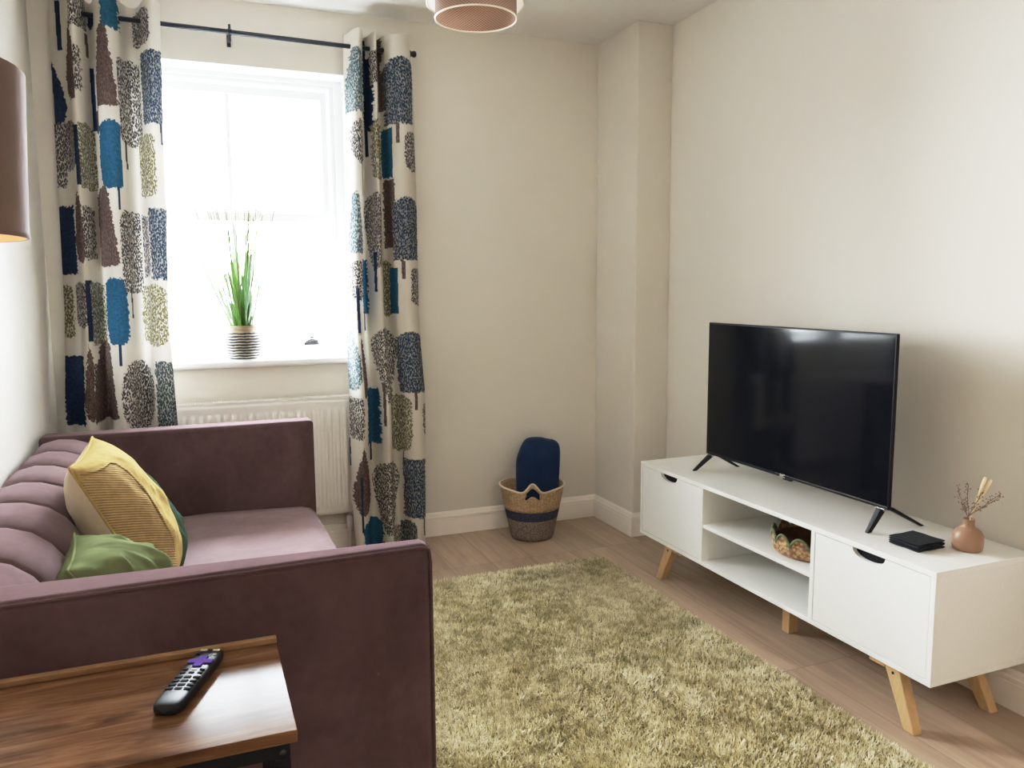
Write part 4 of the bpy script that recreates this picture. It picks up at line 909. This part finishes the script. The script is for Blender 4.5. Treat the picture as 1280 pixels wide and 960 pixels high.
for k in range(NS):
    a0 = 2*PI*k/NS; st_ = 2*PI/NS; pts = []
    for i in range(13):
        t = i/12; a = a0+st_*t; pts.append((0.1225*math.cos(a), 0.1225*math.sin(a), 0.040+0.034*math.sin(PI*t)**0.7))
    tube(bm, pts, 0.0042, 6)
    fan = [bm2.verts.new(p) for p in pts]; bm2.faces.new(fan)
o_ = obj('scalloped_rim', bm, M_grn); o_.parent = tray
o2 = obj('scallop_fill', bm2, mtb.m); o2.parent = tray

# ------------------------------------------------------------------ storage basket and blanket
BC = (-0.634,-0.195,0.0)
bk = thing('storage_basket', 'tapered woven basket with navy band and cut out handles in the far corner', 'basket', BC)
def weave(name, c1, c2, sx, sz):
    m = Mat(name, rough=0.85); tc = m.n('ShaderNodeTexCoord'); sp = m.n('ShaderNodeSeparateXYZ'); m.l(tc.outputs['Object'], sp.inputs[0])
    an = m.math('ARCTAN2', sp.outputs['Y'], sp.outputs['X']); cb = m.n('ShaderNodeCombineXYZ'); m.l(m.math('MULTIPLY', an, sx), cb.inputs[0]); m.l(m.math('MULTIPLY', sp.outputs['Z'], sz), cb.inputs[1])
    v_ = m.n('ShaderNodeTexVoronoi'); v_.inputs['Scale'].default_value = 1.0; v_.inputs['Randomness'].default_value = 0.55; m.l(cb.outputs[0], v_.inputs['Vector'])
    m.base(m.ramp(v_.outputs['Distance'], [(0.2, c1), (0.6, c2)])); m.bump(v_.outputs['Distance'], 0.6, 0.003); return m.m
M_w1 = weave('natural_weave', (0.56,0.395,0.24,1), (0.34,0.215,0.12,1), 9, 170); M_w2 = weave('navy_weave', (0.034,0.048,0.095,1), (0.020,0.027,0.055,1), 9, 150); M_w3 = weave('black_tan_weave', (0.40,0.31,0.24,1), (0.12,0.09,0.08,1), 26, 170)
M_cord = Mat('cream_cord', (0.62,0.54,0.42,1), rough=0.8).m
ZB = [0.0, 0.105, 0.150, 0.255]
def brad(z): return float(np.interp(z, [0,0.01,0.13,0.262], [0.098,0.104,0.130,0.157]))
HA = (math.radians(-112), math.radians(68))     # the two handles
def rimz(a):
    d = max(math.exp(-(((a-h+PI)%(2*PI)-PI)/0.21)**2) for h in HA); dip = max(math.exp(-(((a-h+PI)%(2*PI)-PI)/0.55)**2) for h in HA)
    return 0.262+0.034*d-0.020*dip*(1-d)
def band(name, z0, z1, mat, top=False, thick=0.005):
    seg, nzz = 120, 8; V = []; F = []
    for i in range(seg):
        a = 2*PI*i/seg; zt_ = rimz(a) if top else z1
        for j in range(nzz):
            z = z0+(zt_-z0)*j/(nzz-1); r_ = brad(z); V.append((r_*math.cos(a), r_*math.sin(a), z))
    for i in range(seg):
        a = 2*PI*i/seg; hole_ = False
        for j in range(nzz-1):
            hd = min(abs(((a+PI/seg-h+PI)%(2*PI))-PI) for h in HA)
            if top and hd < 0.235 and j in (4, 5) and hd < 0.235*(1.35-0.45*(j-4)) : continue
            F.append((i*nzz+j, ((i+1)%seg)*nzz+j, ((i+1)%seg)*nzz+j+1, i*nzz+j+1))
    o = mesh_np(name, V, F, mat, bk, local=True); md = o.modifiers.new('sol', 'SOLIDIFY'); md.thickness = thick; md.offset = -1; return o
band('lower_weave', 0.001, ZB[1], M_w3); band('navy_band', ZB[1], ZB[2], M_w2); band('upper_weave', ZB[2], 0.262, M_w1, True)
bm = new_bm(); lathe(bm, [(0.0005,0.001),(0.100,0.001)], 40, closed_bottom=False); o_ = obj('bottom', bm, M_w3); o_.parent = bk
bm = new_bm(); pts = []
for i in range(160):
    a = 2*PI*i/160; z = rimz(a); pts.append((brad(z)*math.cos(a), brad(z)*math.sin(a), z+0.001))
tube(bm, pts, 0.0045, 8, closed=True); o_ = obj('rim_cord', bm, M_cord); o_.parent = bk
# blanket: thick folded slab standing on end in the basket
mb = Mat('navy_fleece', rough=0.95, spec=0.1, sheen=0.2); mb.p.inputs['Sheen Tint'].default_value = (0.3,0.4,0.8,1); vv = mb.coord(); mb.base(mb.ramp(mb.noise(vv, 12, 4), [(0.3, (0.010,0.022,0.062,1)), (0.7, (0.018,0.036,0.092,1))])); mb.bump(mb.noise(vv, 160, 3), 0.25, 0.002)
P = [(-0.082,0.03),(0.082,0.03),(0.103,0.20),(0.112,0.30),(0.116,0.425),(0.108,0.455),(0.085,0.468),(0.045,0.472),(0.035,0.480),(-0.02,0.482),(-0.048,0.476),(-0.066,0.455),(-0.083,0.415),(-0.098,0.375),(-0.100,0.33),(-0.098,0.20)]
bm = new_bm(); layers = []
for yy, sc in ((-0.062,0.80),(-0.055,0.93),(-0.035,0.99),(0.0,1.0),(0.03,0.985),(0.042,0.93),(0.048,0.82)):
    cx, cz = 0.005, 0.25; layers.append([bm.verts.new((cx+(x-cx)*sc, yy+0.01*math.sin(z*9), cz+(z-cz)*(1-(1-sc)*0.5))) for x, z in P])
for a, b in zip(layers, layers[1:]):
    for i in range(len(P)): bm.faces.new((a[i], a[(i+1)%len(P)], b[(i+1)%len(P)], b[i]))
bm.faces.new(layers[0]); bm.faces.new(layers[-1][::-1])
bl_ = obj('blanket', bm, mb.m, subsurf=1, loc=(BC[0]+0.038,BC[1]+0.028,0.0)); tag(bl_, 'folded navy blue blanket standing up in the woven basket', 'blanket')
bl_.rotation_euler = (math.radians(-2),0,math.radians(-14))
# ------------------------------------------------------------------ camera
cam = bpy.data.cameras.new('camera'); co = bpy.data.objects.new('camera', cam); COL.objects.link(co)
yaw, pit, rol, fpx = math.radians(21.92025), math.radians(-6.87410), math.radians(-0.37370), 987.915
f = Vector((math.sin(yaw)*math.cos(pit), math.cos(yaw)*math.cos(pit), math.sin(pit))); r = Vector((math.cos(yaw), -math.sin(yaw), 0)); u = r.cross(f)
r2 = r*math.cos(rol)+u*math.sin(rol); u2 = u*math.cos(rol)-r*math.sin(rol)
co.matrix_world = Matrix(((r2.x,u2.x,-f.x,-2.11936),(r2.y,u2.y,-f.y,-3.63646),(r2.z,u2.z,-f.z,1.19993),(0,0,0,1)))
cam.sensor_width = 36; cam.lens = 36*fpx/1280; cam.clip_start = 0.02
scn.camera = co
# ------------------------------------------------------------------ light
w = bpy.data.worlds.new('world'); scn.world = w; w.use_nodes = True
bg = w.node_tree.nodes['Background']
SKYK = 165.0
tcw = w.node_tree.nodes.new('ShaderNodeTexCoord'); spw = w.node_tree.nodes.new('ShaderNodeSeparateXYZ'); rw = w.node_tree.nodes.new('ShaderNodeValToRGB')
w.node_tree.links.new(tcw.outputs['Generated'], spw.inputs[0]); w.node_tree.links.new(spw.outputs['Z'], rw.inputs[0])
rw.color_ramp.elements[0].position = 0.0; rw.color_ramp.elements[0].color = (0.95,0.97,1.0,1); rw.color_ramp.elements[1].position = 0.6; rw.color_ramp.elements[1].color = (0.82,0.91,1.0,1)
w.node_tree.links.new(rw.outputs[0], bg.inputs[0]); bg.inputs[1].default_value = SKYK
def area(name, loc, rot, sx, sy, power=0, col=(1,1,1), portal=False):
    L = bpy.data.lights.new(name, 'AREA'); L.shape = 'RECTANGLE'; L.size = sx; L.size_y = sy; L.energy = power; L.color = col
    o = bpy.data.objects.new(name, L); COL.objects.link(o); o.location = loc; o.rotation_euler = rot
    if portal: L.cycles.is_portal = True
    return o
area('window_portal', ((WX0+WX1)/2, 0.27, (WZ0+WZ1)/2), (-PI/2,0,0), WX1-WX0, WZ1-WZ0, 10, portal=True)
area('added_fill_light', (-1.0, -4.4, 2.36), (0,0,0), 0.8, 0.8, 17, (1.0,0.88,0.74))  # added warm fill behind the camera, stands for no real fixture
L = bpy.data.lights.new('table_lamp_bulb', 'POINT'); L.energy = 1.2; L.color = (1.0,0.72,0.45); L.shadow_soft_size = 0.03
bo = bpy.data.objects.new('table_lamp_bulb', L); COL.objects.link(bo); bo.location = LAMP_BULB
L = bpy.data.lights.new('ceiling_fill', 'POINT'); L.energy = 7.0; L.color = (1.0,0.95,0.88); L.shadow_soft_size = 0.05  # fill light added inside the fitting to brighten ceiling, back wall and floor
bo = bpy.data.objects.new('ceiling_fill', L); COL.objects.link(bo); bo.location = (-1.185,-1.012,2.255)
# ------------------------------------------------------------------ look
vs = scn.view_settings
vs.view_transform = 'Standard'; vs.look = 'None'; vs.exposure = 0.0; vs.gamma = 1.0
# soft highlight shoulder, as a phone camera does
vs.use_curve_mapping = True; cm = vs.curve_mapping; cm.black_level = (0,0,0); cm.white_level = (3,3,3); cm.extend = 'HORIZONTAL'
cv = cm.curves[3]
cv.points[0].location = (0,0); cv.points[1].location = (1,1)
for p in ((0.0333,0.10),(0.0667,0.205),(0.15,0.475),(0.2333,0.665),(0.3333,0.80),(0.5333,0.93)): cv.points.new(*p)
cm.update()
scn.cycles.max_bounces = 10; scn.cycles.diffuse_bounces = 6; scn.cycles.glossy_bounces = 4; scn.cycles.transparent_max_bounces = 12
scn.cycles.caustics_reflective = False; scn.cycles.caustics_refractive = False
scn.cycles.use_denoising = True
try: scn.cycles.denoiser = 'OPENIMAGEDENOISE'
except Exception: pass
scn.cycles.sample_clamp_indirect = 0.0
